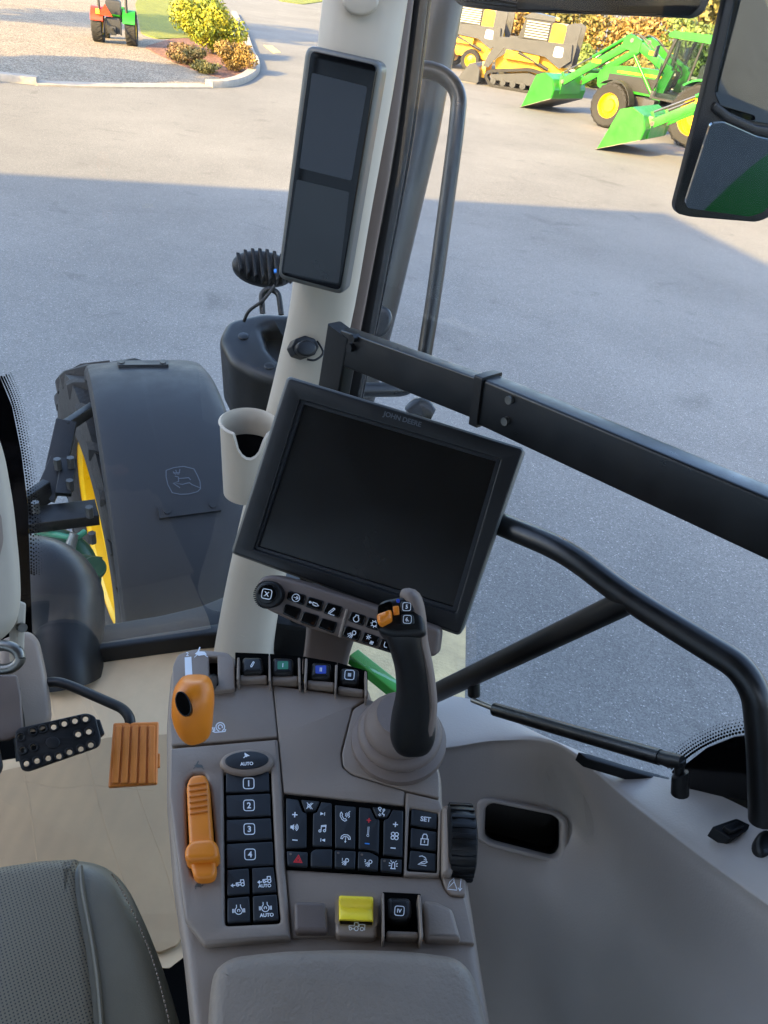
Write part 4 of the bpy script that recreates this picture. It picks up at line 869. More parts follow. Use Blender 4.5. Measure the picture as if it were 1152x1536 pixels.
# mirror
MRF = Frame(at_d(1085, 170, 1.45), RW, V((.17, -.98, -.03)))
MR2 = Frame(at_d(1096, 255, 1.43), RW, V((.05, -.97, -.17)))
mi = thing('door_mirror', 'large black framed two pane rear view mirror hung outside', 'mirror', at_d(1110, 340, 1.45))
plate('housing', MRF, [(1102, -60), (1058, 130), (1012, 310), (1016, 321), (1036, 326), (1136, 334), (1156, 326), (1181, 290), (1266, -60)], -.022, -.003, BLACK, mi, .012, .004)
plate('divider', MRF, [(1068, 165), (1091, 185), (1136, 204), (1246, 225), (1246, 205), (1136, 188), (1096, 170), (1074, 152)], -.01, .006, BLACK, mi, .006, .004)
plate('mirror_pane', MRF, [(1114, -60), (1072, 140), (1081, 160), (1106, 178), (1256, 205), (1256, -60)], -.01, -.001, MIRROR, mi, .006, .001)
plate('mirror_pane', MR2, [(1066, 186), (1086, 184), (1136, 206), (1206, 222), (1176, 280), (1146, 318), (1124, 325), (1031, 312), (1028, 304)], -.01, -.001, MIRROR, mi, .006, 0)
# ---- front wheel and fender
AX = V((.896, .444, 0)).normalized(); HW = V((-AX.y, AX.x, 0)); RF_ = .92; TS = at_z(207, 543, .82+RF_*math.cos(math.radians(26))); WC = V((TS.x-RF_*.438*HW.x, TS.y-RF_*.438*HW.y, .82))
WMX = Matrix(((HW.x, -AX.x, 0, WC.x), (HW.y, -AX.y, 0, WC.y), (0, 0, 1, WC.z), (0, 0, 0, 1)))     # local x forward, y left, z up
def fpx(x, y, R=RF_):         # picture point on the fender cylinder -> (angle, side)
    d = ray(x, y); o = WMX.inverted() @ CAM; dl_ = WMX.inverted().to_3x3() @ d
    a = dl_.x**2+dl_.z**2; b = 2*(o.x*dl_.x+o.z*dl_.z); c = o.x**2+o.z**2-R*R; disc = b*b-4*a*c
    t = (-b-math.sqrt(max(0, disc)))/(2*a); p = o+dl_*t; return math.atan2(p.x, p.z), p.y
def fpt(th, s, R): return V((R*math.sin(th), s, R*math.cos(th)))
fe = thing('wheel_fender', 'blue grey plastic front wheel fender with embossed leaping deer badge', 'fender', WC)
prof = [(.20, -.05), (.198, -.022), (.19, -.007), (.17, 0), (.1, .004), (0, .006), (-.1, .004), (-.18, 0), (-.215, -.01), (-.232, -.03), (-.236, -.05)]
ringsO = []
for k in range(41):
    th = math.radians(-100+145*k/40); ringsO.append([fpt(th, s, RF_+d) for s, d in prof]+[fpt(th, s*.985, RF_+d-.008) for s, d in reversed(prof)])
new('shell', loft(ringsO), FENDER, fe, WMX)
def fprism(pts, h0, h1, name, m, parent=fe):
    q = [fpx(x, y) for x, y in pts]; vs = [fpt(t, s, RF_+h0) for t, s in q]+[fpt(t, s, RF_+h1) for t, s in q]; n = len(q)
    return new(name, (vs, [tuple(range(n)), tuple(range(n, 2*n))]+[(i, (i+1) % n, n+(i+1) % n, n+i) for i in range(n)]), m, parent, WMX)
s1 = fprism([(236, 763), (329, 752), (331, 768), (239, 780)], 0, .018, 'strap', FENDER)
for x, y in [(250, 769), (318, 760)]: fprism(ell(x, y, 5.5, 5.5, 12), .016, .024, 'rivet', FENDER, s1)
s2 = fprism([(176, 547), (253, 547), (253, 553), (178, 554)], 0, .016, 'strap', FENDER)
for x, y in [(183, 550), (245, 550)]: fprism(ell(x, y, 4.5, 3, 10), .01, .02, 'rivet', FENDER, s2)
mb = MB()
for p in ICON['deer']:
    vs2, fs2 = stroke2d(p, .055)
    mb.add(([fpt(*fpx(275+q[0]*26, 722-q[1]*23), RF_+.0088) for q in vs2], fs2))
new('badge', mb.vf, mat('badge_groove', (72, 76, 84), .5), fe, WMX, 0)
def wheel(parent, r, w, rim_r, M, nlug=18, lug=.03, rimm=RIMY, dish=.25, seg=48):
    h = w/2
    t = new('tyre', lathe([(rim_r, -h*.8), (rim_r*1.08, -h*.95), (r*.86, -h), (r*.95, -h*.92), (r-lug, -h*.7), (r-lug, h*.7), (r*.95, h*.92), (r*.86, h), (rim_r*1.08, h*.95), (rim_r, h*.8)], seg, 'y', False), RUBBER, parent, M)
    mb = MB()
    for k in range(nlug*2):
        sd = 1 if k % 2 else -1; a = 2*math.pi*(k/2)/nlug; ring = []
        for (s, d) in [(0.02, 0), (.98, 0), (1.0, 0)]: pass
        P = []
        for t_, rr in [(0.0, r-lug), (.5, r-lug), (.9, r-lug*1.6), (1.0, r*.88)]:
            aa = a+t_*.55*(w/r)*.9
            P.append((aa, sd*h*t_, rr))
        th_ = .028/r*max(1, r)
        v = []
        for aa, s, rr in P:
            for da, dr in ((-th_*1.3, -.01), (-th_*.7, lug), (th_*.7, lug), (th_*1.3, -.01)):
                R_ = rr+dr; v.append(V((R_*math.sin(aa+da), s*(1.012), R_*math.cos(aa+da))))
        mb.add(loft([v[i*4:i*4+4] for i in range(4)]))
    new('tread_lugs', mb.vf, RUBBER, t, M, 30)['kind'] = 'stuff'
    new('rim', lathe([(rim_r, -h*.8), (rim_r*1.02, -h*.82), (rim_r*.96, -h*.7), (rim_r*.92, -h*dish), (rim_r*.5, -h*dish*.4), (rim_r*.42, -h*dish*.3), (rim_r*.42, 0), (rim_r*.42, h*dish*.5), (rim_r*.5, h*dish*.6), (rim_r*.92, h*dish), (rim_r*.96, h*.7), (rim_r*1.02, h*.82), (rim_r, h*.8)], seg, 'y', False), rimm, parent, M)
    hb = MB(); hb.add(lathe([(.001, -h*.5), (rim_r*.25, -h*.5), (rim_r*.3, -h*.3), (rim_r*.43, -h*.28), (rim_r*.43, h*.5), (rim_r*.3, h*.52), (rim_r*.25, h*.6), (.001, h*.6)], 24, 'y'))
    for k in range(8):
        a = 2*math.pi*k/8; hb.add(box((rim_r*.36*math.cos(a), h*.53, rim_r*.36*math.sin(a)), (.03, .03, .03)))
    new('hub', hb.vf, rimm, parent, M)
fw = thing('front_wheel', 'big black lugged tyre on yellow rim under plastic fender', 'wheel', (WC.x, WC.y, 0))
HW2 = V((-.545, .839, 0)); LW2 = V((-.839, -.545, 0)); CI = V((-1.294, 2.659, .82)); cw = CI-LW2*.21
WMW = Matrix(((HW2.x, LW2.x, 0, cw.x), (HW2.y, LW2.y, 0, cw.y), (0, 0, 1, .79), (0, 0, 0, 1)))
wheel(fw, .755, .42, .43, WMW, 22, .045, dish=-.5)
# axle end, knuckle and fender brackets
BOLT = mat('dull_bolt', (90, 90, 88), .45, metal=.7, var=.2)
ak = thing('axle_knuckle', 'dark green axle knuckle with black bolted fender bracket beside rim', 'axle', at_z(60, 780, .7))
def pd(x, y, d): return at_d(x, y, d)
new('bracket', beam(pd(66, 748, 2.60), pd(92, 690, 2.66), AX, .07, .02), BLACK, ak)
new('bracket', beam(pd(84, 705, 2.65), pd(100, 632, 2.72), AX, .07, .02), BLACK, ak)
new('bracket', beam(pd(98, 640, 2.72), pd(140, 612, 2.85), V((0, 0, 1)), .04, .03), BLACK, ak)
new('bracket', beam(pd(95, 742, 2.58), pd(104, 690, 2.66), AX, .05, .02), BLACK, ak)
new('bracket', beam(pd(30, 765, 2.5), pd(72, 735, 2.6), V((0, 0, 1)), .08, .03), BLACK, ak)
new('cross_plate', beam(pd(30, 782, 2.5), pd(146, 768, 2.6), V((0, 0, 1)), .04, .10), BLACK, ak)
for x, y, d in [(53, 757, 2.47), (86, 692, 2.60), (138, 803, 2.5), (107, 840, 2.5), (106, 690, 2.62), (105, 724, 2.58), (134, 764, 2.52)]:
    p = pd(x, y, d); new('bolt', tube([p+V((0, 0, -.03)), p+V((0, 0, .01))], [.013, .013], 6), BOLT, ak)
new('link', blob([(112, 800, 2.5, 7, .02), (105, 822, 2.5, 8, .02), (102, 846, 2.5, 6, .02)], 12), GRILL, ak)
new('housing', blob([(60, 806, 2.75, 20, .06), (85, 815, 2.75, 24, .07), (108, 835, 2.75, 30, .08), (128, 865, 2.75, 24, .07), (138, 885, 2.75, 14, .05)], 20, 2.5), DKG, ak)
new('spindle', tube([pd(112, 850, 2.6), pd(150, 855, 2.62)], .045, 20), DKG, ak)
new('spindle_cap', tube([pd(141, 852, 2.56), pd(142, 850, 2.53)], [.04, .034], 20), DKG, ak)
new('hose', tube(smooth_path([pd(60, 798, 2.55), pd(85, 802, 2.5), pd(112, 806, 2.5), pd(128, 797, 2.52)]), .010, 10), mat('pale_green_hose', (60, 130, 100), .4), ak)
# green frame and dark parts below the monitor
gr = new('green_frame_rail', beam(at_d(530, 985, 1.75), at_d(605, 1045, 1.68), V((0, 0, 1)), .03, .03, .004), JDG); tag(gr, 'sloping green frame rail seen below monitor beside joystick grip', 'rail')
db = new('battery_box', box((0, 0, 0), (.22, .25, .4), .02), BLACK, None, Matrix.Translation(at_d(440, 975, 1.85))); tag(db, 'dark box outside the cab seen between pillar and bracket', 'box')
# ================================================================== rest of the cab (roof, added light-blocking back, own rear wheel)
HM = Matrix(((-WD.x*-1, WALL.N.x, 0, 0), (-WD.y*-1, WALL.N.y, 0, 0), (0, 0, 1, 0), (0, 0, 0, 1)))   # x rearwards along the wall, y inwards
LIN = mat('headliner_fabric', (150, 140, 128), .9, var=.05)
def wpos(a, b, z): p = PA+WD*a+WALL.N*b; return V((p.x, p.y, z))
rp = [wpos(-.36, .02, 0), wpos(1.75, .02, 0), wpos(1.75, 2.1, 0), wpos(-.36, 2.1, 0)]
hl = new('cab_headliner', prism([(p.x, p.y) for p in rp], 3.16, 3.24, .02, back=True), LIN); tag(hl, kind='structure')
bw = new('cab_rear_blocker', prism([(p.x, p.y) for p in [wpos(1.70, .0, 0), wpos(1.76, .0, 0), wpos(1.76, 2.1, 0), wpos(1.70, 2.1, 0)]], 1.7, 2.9, .01, back=True), TAUPED); tag(bw, kind='structure')  # unseen solid back, raised over the rear window to darken screen reflections
for nm, a, b in (('rear', 1.70, .03), ('rear', 1.70, 2.05), ('left', -.30, 2.06)):
    p = wpos(a, b, 1.7); o = new('cab_post', tube([p, V((p.x, p.y, 3.2))], .05, 16), BLACK)
    tag(o, {(1.70, .03): 'black rear cab post on the window side behind the console', (1.70, 2.05): 'black rear cab post on the door side behind the seat', (-.30, 2.06): 'black front cab post on the door side beyond the steering column'}[(a, b)], 'post')
sb = wpos(1.15, .75, 2.3)
bk = new('seat_backrest', prism(rnd([(-.27, -.3), (.27, -.3), (.24, .5), (-.24, .5)], .08), -.05, .07, .04), LEATHER, None, Matrix.Translation(sb) @ Matrix.Rotation(math.atan2(HD.y, HD.x)+math.pi/2, 4, 'Z') @ Matrix.Rotation(math.radians(80), 4, 'X'))
bk.parent = seat; bk.matrix_basis = WM[seat].inverted() @ WM[bk]
rc = PA - WALL.N*.80 + WD*1.55; RWM = Matrix(((HD.x, -HD.y, 0, rc.x), (HD.y, HD.x, 0, rc.y), (0, 0, 1, .98), (0, 0, 0, 1)))
rw = thing('tractor_wheel', 'own rear wheel with yellow rim glimpsed only in the mirror', 'wheel', (rc.x, rc.y, 0))
wheel(rw, .98, .5, .6, RWM, 22, .05, dish=.4)
fr_ = []
for k in range(20):
    th = math.radians(-70+130*k/19); fr_.append([V(((1.06+d)*math.sin(th), s, (1.06+d)*math.cos(th))) for s, d in [(.36, 0), (-.1, .0), (-.12, -.06), (-.1, -.012), (.36, -.012)]])
rfd = new('rear_fender', loft(fr_), JDG, None, RWM); tag(rfd, 'own green rear fender glimpsed only in the mirror', 'fender')
# ================================================================== ground
g = new('ground', ([(-400, -300, 0), (400, -300, 0), (400, 900, 0), (-400, 900, 0)], [(0, 1, 2, 3)]), ASPH, None, None, 0); tag(g, kind='structure')
def sheet(name, px, z, m, r=.3):
    P = [G(x, y) for x, y in px]; o = new(name, prism(rnd([(p.x, p.y) for p in P], r), 0.001, z, 0), m); tag(o, kind='structure'); return o
sheet('gravel_bed', [(-90, 108), (0, 119), (60, 126), (325, 131), (350, 128), (376, 119), (386, 106), (382, 92), (372, 70), (360, 40), (340, 12), (300, -20), (200, -50), (-90, -60)], .02, GRAV, .6)
sheet('planting_bed', [(215, 72), (255, 60), (300, 50), (364, 60), (380, 92), (384, 106), (374, 117), (345, 122), (300, 110), (262, 95), (240, 85)], .035, MULCH, .6)
sheet('lawn', [(203, 8), (215, -20), (290, -22), (330, 5), (340, 40), (300, 58), (235, 60), (212, 52)], .05, LAWN, .5)
sheet('lawn', [(405, -8), (430, -14), (480, -18), (490, 2), (455, 7), (420, 2)], .05, LAWN, .5)
sheet('pale_ground_patch', [(480, 930), (698, 935), (696, 1075), (500, 1075)], .02, PALETAN, .01)  # tan patch of ground, paler than the asphalt around it
sheet('line_marking', [(395, 68), (408, 69), (421, 79), (410, 80)], .008, mat('yellow_line', (220, 205, 110), .8, var=.25, vs=6), .02)
def kerb(name, px, h, w, label=None):
    P = [G(x, y) for x, y in px]; P = smooth_path(P, 6); rings = []
    for i, p in enumerate(P):
        t = (P[min(i+1, len(P)-1)]-P[max(0, i-1)]).normalized(); s = V((-t.y, t.x, 0))
        rings.append([p+s*a+V((0, 0, z)) for a, z in [(0, 0), (0, h*.75), (.03, h), (w, h), (w, 0)]])
    o = new(name, loft(rings), CONC); tag(o, kind='structure'); return o
kerb('kerb', [(319, 132), (345, 131), (368, 125), (383, 116), (390, 106), (388, 94), (380, 78), (370, 50), (355, 22)], .16, .28)
kerb('kerb', [(-90, 111), (-20, 120), (0, 122), (55, 128)], .15, .35)
kerb('kerb', [(56, 129), (150, 132), (250, 133), (318, 133)], .045, .5)
# ================================================================== vegetation
def leaves(blobs, n, size, rnd_):
    vs = []; fs = []
    tot = sum(b[3]*b[4]*b[5] for b in blobs)
    for cx, cy, cz, rx, ry, rz in blobs:
        for _ in range(int(n*rx*ry*rz/tot)):
            while True:
                d = V((rnd_.uniform(-1, 1), rnd_.uniform(-1, 1), rnd_.uniform(-1, 1)))
                if .05 < d.length < 1: break
            d = d.normalized()*(d.length**.45)*rnd_.uniform(.8, 1.12)
            c = V((cx+d.x*rx, cy+d.y*ry, max(.03, cz+d.z*rz))); s = size*rnd_.uniform(.6, 1.4)
            a = (d+V((rnd_.gauss(0, .6), rnd_.gauss(0, .6), rnd_.gauss(0, .6)))).normalized(); u = a.orthogonal().normalized()
            u = (Matrix.Rotation(rnd_.uniform(0, 6.28), 3, a) @ u); v = a.cross(u); k = len(vs)
            vs += [c-u*s, c+v*s*.5, c+u*s, c-v*s*.5]; fs.append((k, k+1, k+2, k+3))
    return vs, fs
def bush(name, label, cat_, pos, rx, ry, h, n, size, m, seed, group=None, trunk=0.0):
    R = random.Random(seed); t = thing(name, label, cat_, pos, 0, group); M = Matrix.Translation(pos)
    bl = []
    k = max(5, int(6+rx*3))
    for i in range(k):
        a = R.uniform(0, 6.28); q = R.uniform(.1, .75); zz = R.uniform(.3, .78)
        bl.append((rx*q*math.cos(a), ry*q*math.sin(a), trunk+(h-trunk)*zz, rx*R.uniform(.28, .5), ry*R.uniform(.28, .5), (h-trunk)*R.uniform(.16, .3)))
    bl.append((0, 0, trunk+(h-trunk)*.45, rx*.65, ry*.65, (h-trunk)*.42))
    new('crown', leaves(bl, n, size, R), m, t, M, 0)
    mb = MB(); mb.add(tube([V((0, 0, -.05)), V((.02*h, 0, h*.35)), V((0, .03*h, h*.7))], [h*.035, h*.025, h*.008], 8))
    for i in range(5):
        a = R.uniform(0, 6.28); b = V((.0, 0, h*R.uniform(.1, .4))); mb.add(tube([b, b+V((math.cos(a)*rx*.4, math.sin(a)*ry*.4, h*.25)), b+V((math.cos(a)*rx*.6, math.sin(a)*ry*.6, h*.4))], [h*.018, h*.01, h*.004], 6))
    new('stem', mb.vf, BARK, t, M); return t
bush('shrub', 'tall bright yellow green bush in kerbside planting bed', 'shrub', G(318, 82), 1.25, 1.1, 1.75, 9000, .055, GRASSL, 3)
bush('shrub', 'smaller yellow green bush behind the tall bright kerbside bush', 'shrub', G(290, 55), .8, .8, 1.2, 4000, .055, GRASSL, 13)
bush('shrub', 'low brown green shrub left of the orange one in bed', 'shrub', G(278, 98), .85, .6, .6, 4000, .04, DRYL, 4)
bush('shrub', 'low orange brown shrub against the curved kerb end', 'shrub', G(352, 108), .62, .6, .85, 4000, .04, AUTUMN, 5)
bush('shrub', 'small faded grey green shrub at front of planting bed', 'shrub', G(310, 112), .5, .4, .35, 1000, .045, OLIVE, 6)
fo = [('broad olive', OLIVE), ('golden autumn', AUTUMN), ('dark green', DEEPG)]
veg = [(-1.5, 46, 2.2, 4.0, 0), (2.2, 45.5, 2.4, 3.6, 1), (5.2, 43.5, 2.3, 3.9, 0), (8.2, 42.5, 2.2, 3.3, 1), (11.0, 41, 2.2, 3.2, 2), (13.6, 39, 2.2, 3.4, 1), (16.4, 37.5, 2.4, 4.0, 0), (19, 35, 2.4, 4.2, 2), (3.8, 40.5, 1.6, 1.9, 1), (8.5, 38.5, 1.5, 1.6, 0), (6.2, 39.6, 1.3, 1.5, 2)]
HL = ['tall olive shrub in hedge behind the wheeled skid loader', 'golden autumn shrub in hedge right behind the track loader cab', 'tall olive shrub in hedge between track loader and green tractor', 'golden autumn shrub in hedge behind the green loader arm knee',
 'dark green shrub in hedge behind the green tractor hood', 'golden autumn shrub in hedge behind the green tractor cab', 'tall olive shrub in hedge beside the mirror top', 'dark green shrub in hedge hidden behind the mirror', 'low golden shrub in front of hedge by the track loader rear', 'low olive shrub in front of hedge under the raised loader arm', 'low dark green shrub in front of hedge above the loader bucket']
for i, (x, y, r, h, k) in enumerate(veg):
    bush('hedge_shrub', HL[i], 'shrub', V((x, y, 0)), r, r, h, 6500, .10, fo[k][1], 20+i, 'hedge shrubs')
TL = ['dark green tree beyond hedge behind the exhaust stack', 'olive tree beyond hedge behind the track loader', 'olive tree beyond hedge behind the green tractor', 'dark green tree beyond hedge behind the mirror', 'olive tree far beyond hedge behind the mirror', 'distant dark green tree at far end of the road', 'large olive tree filling the gap between roof edge and mirror']
for i, (x, y, r, h, k) in enumerate([(-4, 70, 4, 7, 2), (5, 66, 4, 7.5, 0), (13, 62, 4, 8, 0), (22, 58, 4.2, 9, 2), (29, 52, 4, 9, 0), (-14, 100, 6, 9, 2), (13.5, 50, 4, 7.5, 0)]):
    bush('far_tree', TL[i], 'tree', V((x, y, 0)), r, r, h, 5000, .2, fo[k][1], 50+i, 'far trees', h*.25)
bush('shade_tree', 'tall tree beside the yard throwing dappled shade on the road', 'tree', V((-24, 21, 0)), 4.5, 4.5, 16, 5200, .28, DEEPG, 71, None, 6)
bush('shade_tree', 'shorter tree beside the gravel bed throwing shade on gravel', 'tree', V((-15.2, 13.6, 0)), 2.8, 2.8, 6.2, 3800, .2, DEEPG, 72, None, 2.4)
# rail fence
fn = thing('rail_fence', 'pale two rail fence running between machines and hedge', 'fence', (6, 38.5, 0))
FA, FB = V((-3, 43.2, 0)), V((17.5, 34, 0)); fd = (FB-FA).normalized()
for k in range(9):
    p = FA.lerp(FB, k/8); new('post', box((0, 0, .6), (.1, .1, 1.2), .01), CONC, fn, Matrix.Translation(p))
for z in (.55, 1.05):
    for k in range(8): new('rail', beam(FA.lerp(FB, k/8)+V((0, -.08, z)), FA.lerp(FB, (k+.995)/8)+V((0, -.08, z)), V((0, 0, 1)), .1, .05), CONC, fn)
# building behind, whose shade covers the yard
SC = V((4.39, 15.42, 0)); e1 = V((-10.54, -4.12, 0)).normalized(); e2 = V((-e1.y, e1.x, 0)); e2 = e2 if e2.y < 0 else -e2
BH = 9.2; BC = SC - SH*(BH/math.tan(SUN_EL))
bd = thing('dealer_building', 'large grey clad building behind the tractor shading the yard', 'building', BC)
Bp = [BC, BC+e1*26, BC+e1*26+e2*26, BC+e2*26]
new('wall', prism([(p.x, p.y) for p in Bp], 0, BH-.4, 0), WALLM, bd)
cen = (Bp[0]+Bp[2])/2
new('roof', prism([(p.x, p.y) for p in Bp], BH-.4, BH, 0, back=True), SKIDG, bd)
FWf = Frame(BC+e1*12, e1, V((-e2.x, -e2.y, 0)))
for k in range(3):
    a = BC+e1*(4+k*7); q = a-e2*.04; new('door', beam(q+V((0, 0, 0.02)), q+V((0, 0, 4.4)), e1, 4.5, .06, .01), GRILL, bd)
# ================================================================== machines
def yz(prof, y0, y1): # xz profile extruded across y
    vs, fs = prism(prof, y0, y1, 0, back=True); return [V((p.x, p.z, p.y)) for p in vs], fs
def mk(name, label, cat_, pos, hd, group=None):
    t = thing(name, label, cat_, pos, math.atan2(hd.y, hd.x), group); return t, WM[t]
WORN = mat('worn_steel', (120, 112, 104), .5, metal=.4, var=.3, vs=5)
BLK2 = mat('machine_black', (32, 32, 32), .5, var=.1)
def bucket(t, M, prof, w, m):
    o = [V(p) for p in prof]; mb = MB(); mb.add(yz(prof, w/2-.03, w/2)); mb.add(yz(prof, -w/2, -w/2+.03))
    ou = prof[1:]; th = .03
    for i in range(len(ou)-1):
        (x0, z0), (x1, z1) = ou[i], ou[i+1]; mb.add(beam(V(((x0+x1)/2, -w/2+.03, (z0+z1)/2)), V(((x0+x1)/2, w/2-.03, (z0+z1)/2)), V((x1-x0, 0, z1-z0)), math.hypot(x1-x0, z1-z0)+.02, th, .004))
    b = new('bucket', mb.vf, m, t, M)
    new('cutting_edge', yz([(prof[0][0]+.06, prof[0][1]-.03), (prof[-1][0], prof[-1][1]-.03), (prof[-1][0], prof[-1][1]-.015), (prof[0][0]+.02, prof[0][1])], -w/2, w/2), WORN, b, M)
    return b
def loader_tractor(name, label, pos, hd, knee=2.3, tipz=.93, prof=None):
    t, M = mk(name, label, 'tractor', pos, hd, None)
    def P(nm, vf, m, par=t): return new(nm, vf, m, par, M)
    for s in (1, -1):
        wheel_ = [(0, s*.82, .6, .6, .36, .33), (-2.74, s*.85, .80, .80, .46, .48)]
        for x, y, z, r, w, rr in wheel_:
            wp_ = new('wheel', lathe([(.05, -w*.3), (rr*.5, -w*.3), (rr*.5, w*.3), (.05, w*.3)], 20, 'y'), RIMY, t, M @ Matrix.Translation((x, y, z)))
            W0 = M @ Matrix.Translation((x, y, z)) @ (Matrix.Rotation(math.pi, 4, 'Z') if s < 0 else Matrix.Identity(4))
            wheel2(wp_, r, w, rr, W0)
        ar = []
        for k in range(14):
            th = math.radians(-75+115*k/13); ar.append([V((-2.74+(.9+d)*math.sin(th), s*(.95-q), .82+(.9+d)*math.cos(th))) for q, d in [(-.16, -.05), (-.14, 0), (.45, .02), (.45, -.03), (-.12, -.03)]])
        P('rear_fender', loft(ar), JDG)
        ar = []
        for k in range(12):
            th = math.radians(-80+120*k/11); ar.append([V(((.69+d)*math.sin(th), s*(.82-q), .6+(.69+d)*math.cos(th))) for q, d in [(-.17, 0), (.17, 0), (.17, -.02), (-.17, -.02)]])
        P('front_fender', loft(ar), BLK2)
        # loader
        mast = (-1.45, 1.72)
        P('loader_mast', beam(V((-1.2, s*.55, .7)), V((mast[0], s*.55, mast[1]+.05)), V((1, 0, 0)), .24, .1), JDG)
        A = V((mast[0], s*.55, mast[1])); Kn = V((-.05, s*.55, knee)); T = V((1.95, s*.55, tipz))
        P('loader_arm', beam(A, Kn+V((.03, 0, .02)), V((0, 0, 1)), .22, .1), JDG)
        P('loader_arm', beam(Kn+(A-Kn).normalized()*.05, T, V((0, 0, 1)), .2, .1), JDG)
        P('knee_plate', yz([(-.35, knee-.28), (.25, knee-.22), (.22, knee+.05), (-.02, knee+.14), (-.35, knee+.04)], s*.55-.07*s-.005, s*.55+.07*s), JDG)
        P('lift_cylinder', tube([V((-1.15, s*.55, 1.0)), V((-.2, s*.55, knee-.35))], .045, 10), JDG)
        P('tilt_cylinder', tube([Kn+V((.1, 0, .14)), Kn.lerp(T, .55)+V((.08, 0, .17))], .045, 10), JDG)
        P('tilt_rod', tube([Kn.lerp(T, .55)+V((.08, 0, .17)), T+V((.1, 0, .22))], .025, 8), STEEL)
        P('link', beam(T+V((.1, 0, .25)), T+V((-.05, 0, -.02)), V((1, 0, 0)), .08, .05), JDG)
        P('decal', box((-.75, s*.606, mast[1]+.36), (.16, .006, .1)), SKIDY)
    for s in (1, -1):
        for q in (0, .06):
            P('hose', tube(smooth_path([V((-1.3, s*(.46-q), 1.75)), V((-.7, s*(.46-q), 2.12+q)), V((-.05, s*(.46-q), knee+.16)), V((.6, s*(.46-q), knee-.25)), V((1.4, s*(.46-q), tipz+.5))]), .016, 6), BLK2)
        P('headlamp', box((.86, s*.24, 1.42), (.08, .2, .12), .02), GRILL)
        P('arm_pin', tube([V((1.95, s*.48, tipz)), V((1.95, s*.63, tipz))], .06, 10), STEEL)
        P('arm_pin', tube([V((-.05, s*.47, knee)), V((-.05, s*.64, knee))], .06, 10), STEEL)
        P('arm_decal', box((.95, s*.604, (knee+tipz)/2+.02), (.3, .006, .1)), SKIDY)
        P('handrail', tube([V((-1.25, s*.72, 1.1)), V((-1.2, s*.75, 1.9))], .018, 6), BLK2)
    P('carrier', box((2.02, 0, tipz-.1), (.12, 1.2, .5), .02), JDG)
    P('cross_tube', tube([V((1.3, -.55, tipz+.4)), V((1.3, .55, tipz+.4))], .06, 12), JDG)
    prof = prof or [(3.04, .03), (2.72, .98), (2.42, 1.08), (2.12, .95), (1.98, .68), (2.02, .45)]
    bucket(t, M, prof, 1.95, JDG)
    P('chassis', box((-1.2, 0, .78), (3.3, .45, .4), .03), BLK2)
    P('front_axle', box((0, 0, .62), (.3, 1.3, .25), .05), JDG)
    P('hood', yz(rnd([(-1.15, 1.0), (.85, .95), (.95, 1.3), (.8, 1.52), (.3, 1.62), (-1.15, 1.70)], .12), -.36, .36), JDG)
    P('side_grille', yz([(-1.0, 1.05), (.55, 1.05), (.55, 1.38), (-1.0, 1.45)], -.375, .375), BLK2)
    P('decal_stripe', yz([(-1.2, 1.50), (.3, 1.44), (.3, 1.49), (-1.2, 1.56)], -.366, .366), SKIDY)
    P('nose_grille', box((.93, 0, 1.2), (.06, .5, .35), .02), BLK2)
    P('exhaust', tube([V((-1.0, -.42, 1.6)), V((-1.0, -.42, 2.45))], .06, 12), BLK2)
    MC = M @ Matrix.Translation((.55, 0, 0))
    def PC(nm, vf, m): return new(nm, vf, m, t, MC)
    # cab
    for s in (1, -1):
        PC('front_post', beam(V((-1.65, s*.62, 1.25)), V((-1.95, s*.66, 2.55)), V((0, 1, 0)), .07, .08), BLK2)
        PC('rear_post', beam(V((-3.2, s*.62, 1.45)), V((-3.15, s*.66, 2.55)), V((0, 1, 0)), .08, .14), BLK2)
        PC('mid_post', beam(V((-2.65, s*.66, 1.6)), V((-2.75, s*.68, 2.55)), V((0, 1, 0)), .05, .05), BLK2)
        PC('side_glass', yz([(-1.7, 1.05), (-2.55, 1.05), (-3.12, 1.6), (-3.12, 2.52), (-1.97, 2.52)], s*.64-.004, s*.64+.004), CABGLASS)
        PC('mirror', box((-1.6, s*.95, 2.15), (.05, .18, .28), .01), BLK2)
        PC('mirror_arm', tube([V((-1.75, s*.64, 2.3)), V((-1.6, s*.95, 2.3))], .012, 6), BLK2)
        PC('step', box((-1.75, s*.72, .72), (.35, .3, .5), .02), BLK2)
    PC('windscreen', ([V((-1.67, -.6, 1.3)), V((-1.67, .6, 1.3)), V((-1.95, .63, 2.5)), V((-1.95, -.63, 2.5))], [(0, 1, 2, 3)]), CABGLASS)
    PC('rear_glass', ([V((-3.2, -.58, 1.5)), V((-3.2, .58, 1.5)), V((-3.2, .6, 2.5)), V((-3.2, -.6, 2.5))], [(0, 1, 2, 3)]), CABGLASS)
    PC('cab_floor', box((-2.4, 0, 1.08), (1.6, 1.2, .2), .02), BLK2)
    PC('seat', box((-2.8, 0, 1.65), (.2, .5, .7), .06), BLK2); PC('seat', box((-2.55, 0, 1.38), (.5, .5, .15), .05), BLK2)
    PC('steering_wheel', tube([V((-2.0+.06*math.cos(a), .19*math.sin(a), 1.72+.19*math.cos(a)*.8)) for a in [i*2*math.pi/18 for i in range(19)]], .015, 6), BLK2)
    PC('steering_post', tube([V((-1.85, 0, 1.2)), V((-2.0, 0, 1.72))], .04, 8), BLK2)
    PC('roof', yz(rnd([(-3.4, 2.53), (-1.75, 2.53), (-1.7, 2.6), (-1.85, 2.70), (-3.3, 2.74)], .05), -.74, .74), JDG)
    new('beacon', lathe([(.001, 0), (.06, 0), (.055, .1), (.03, .13), (.001, .135)], 12), ORANGE, t, M @ Matrix.Translation((-1.4, .45, 2.68)))
    return t
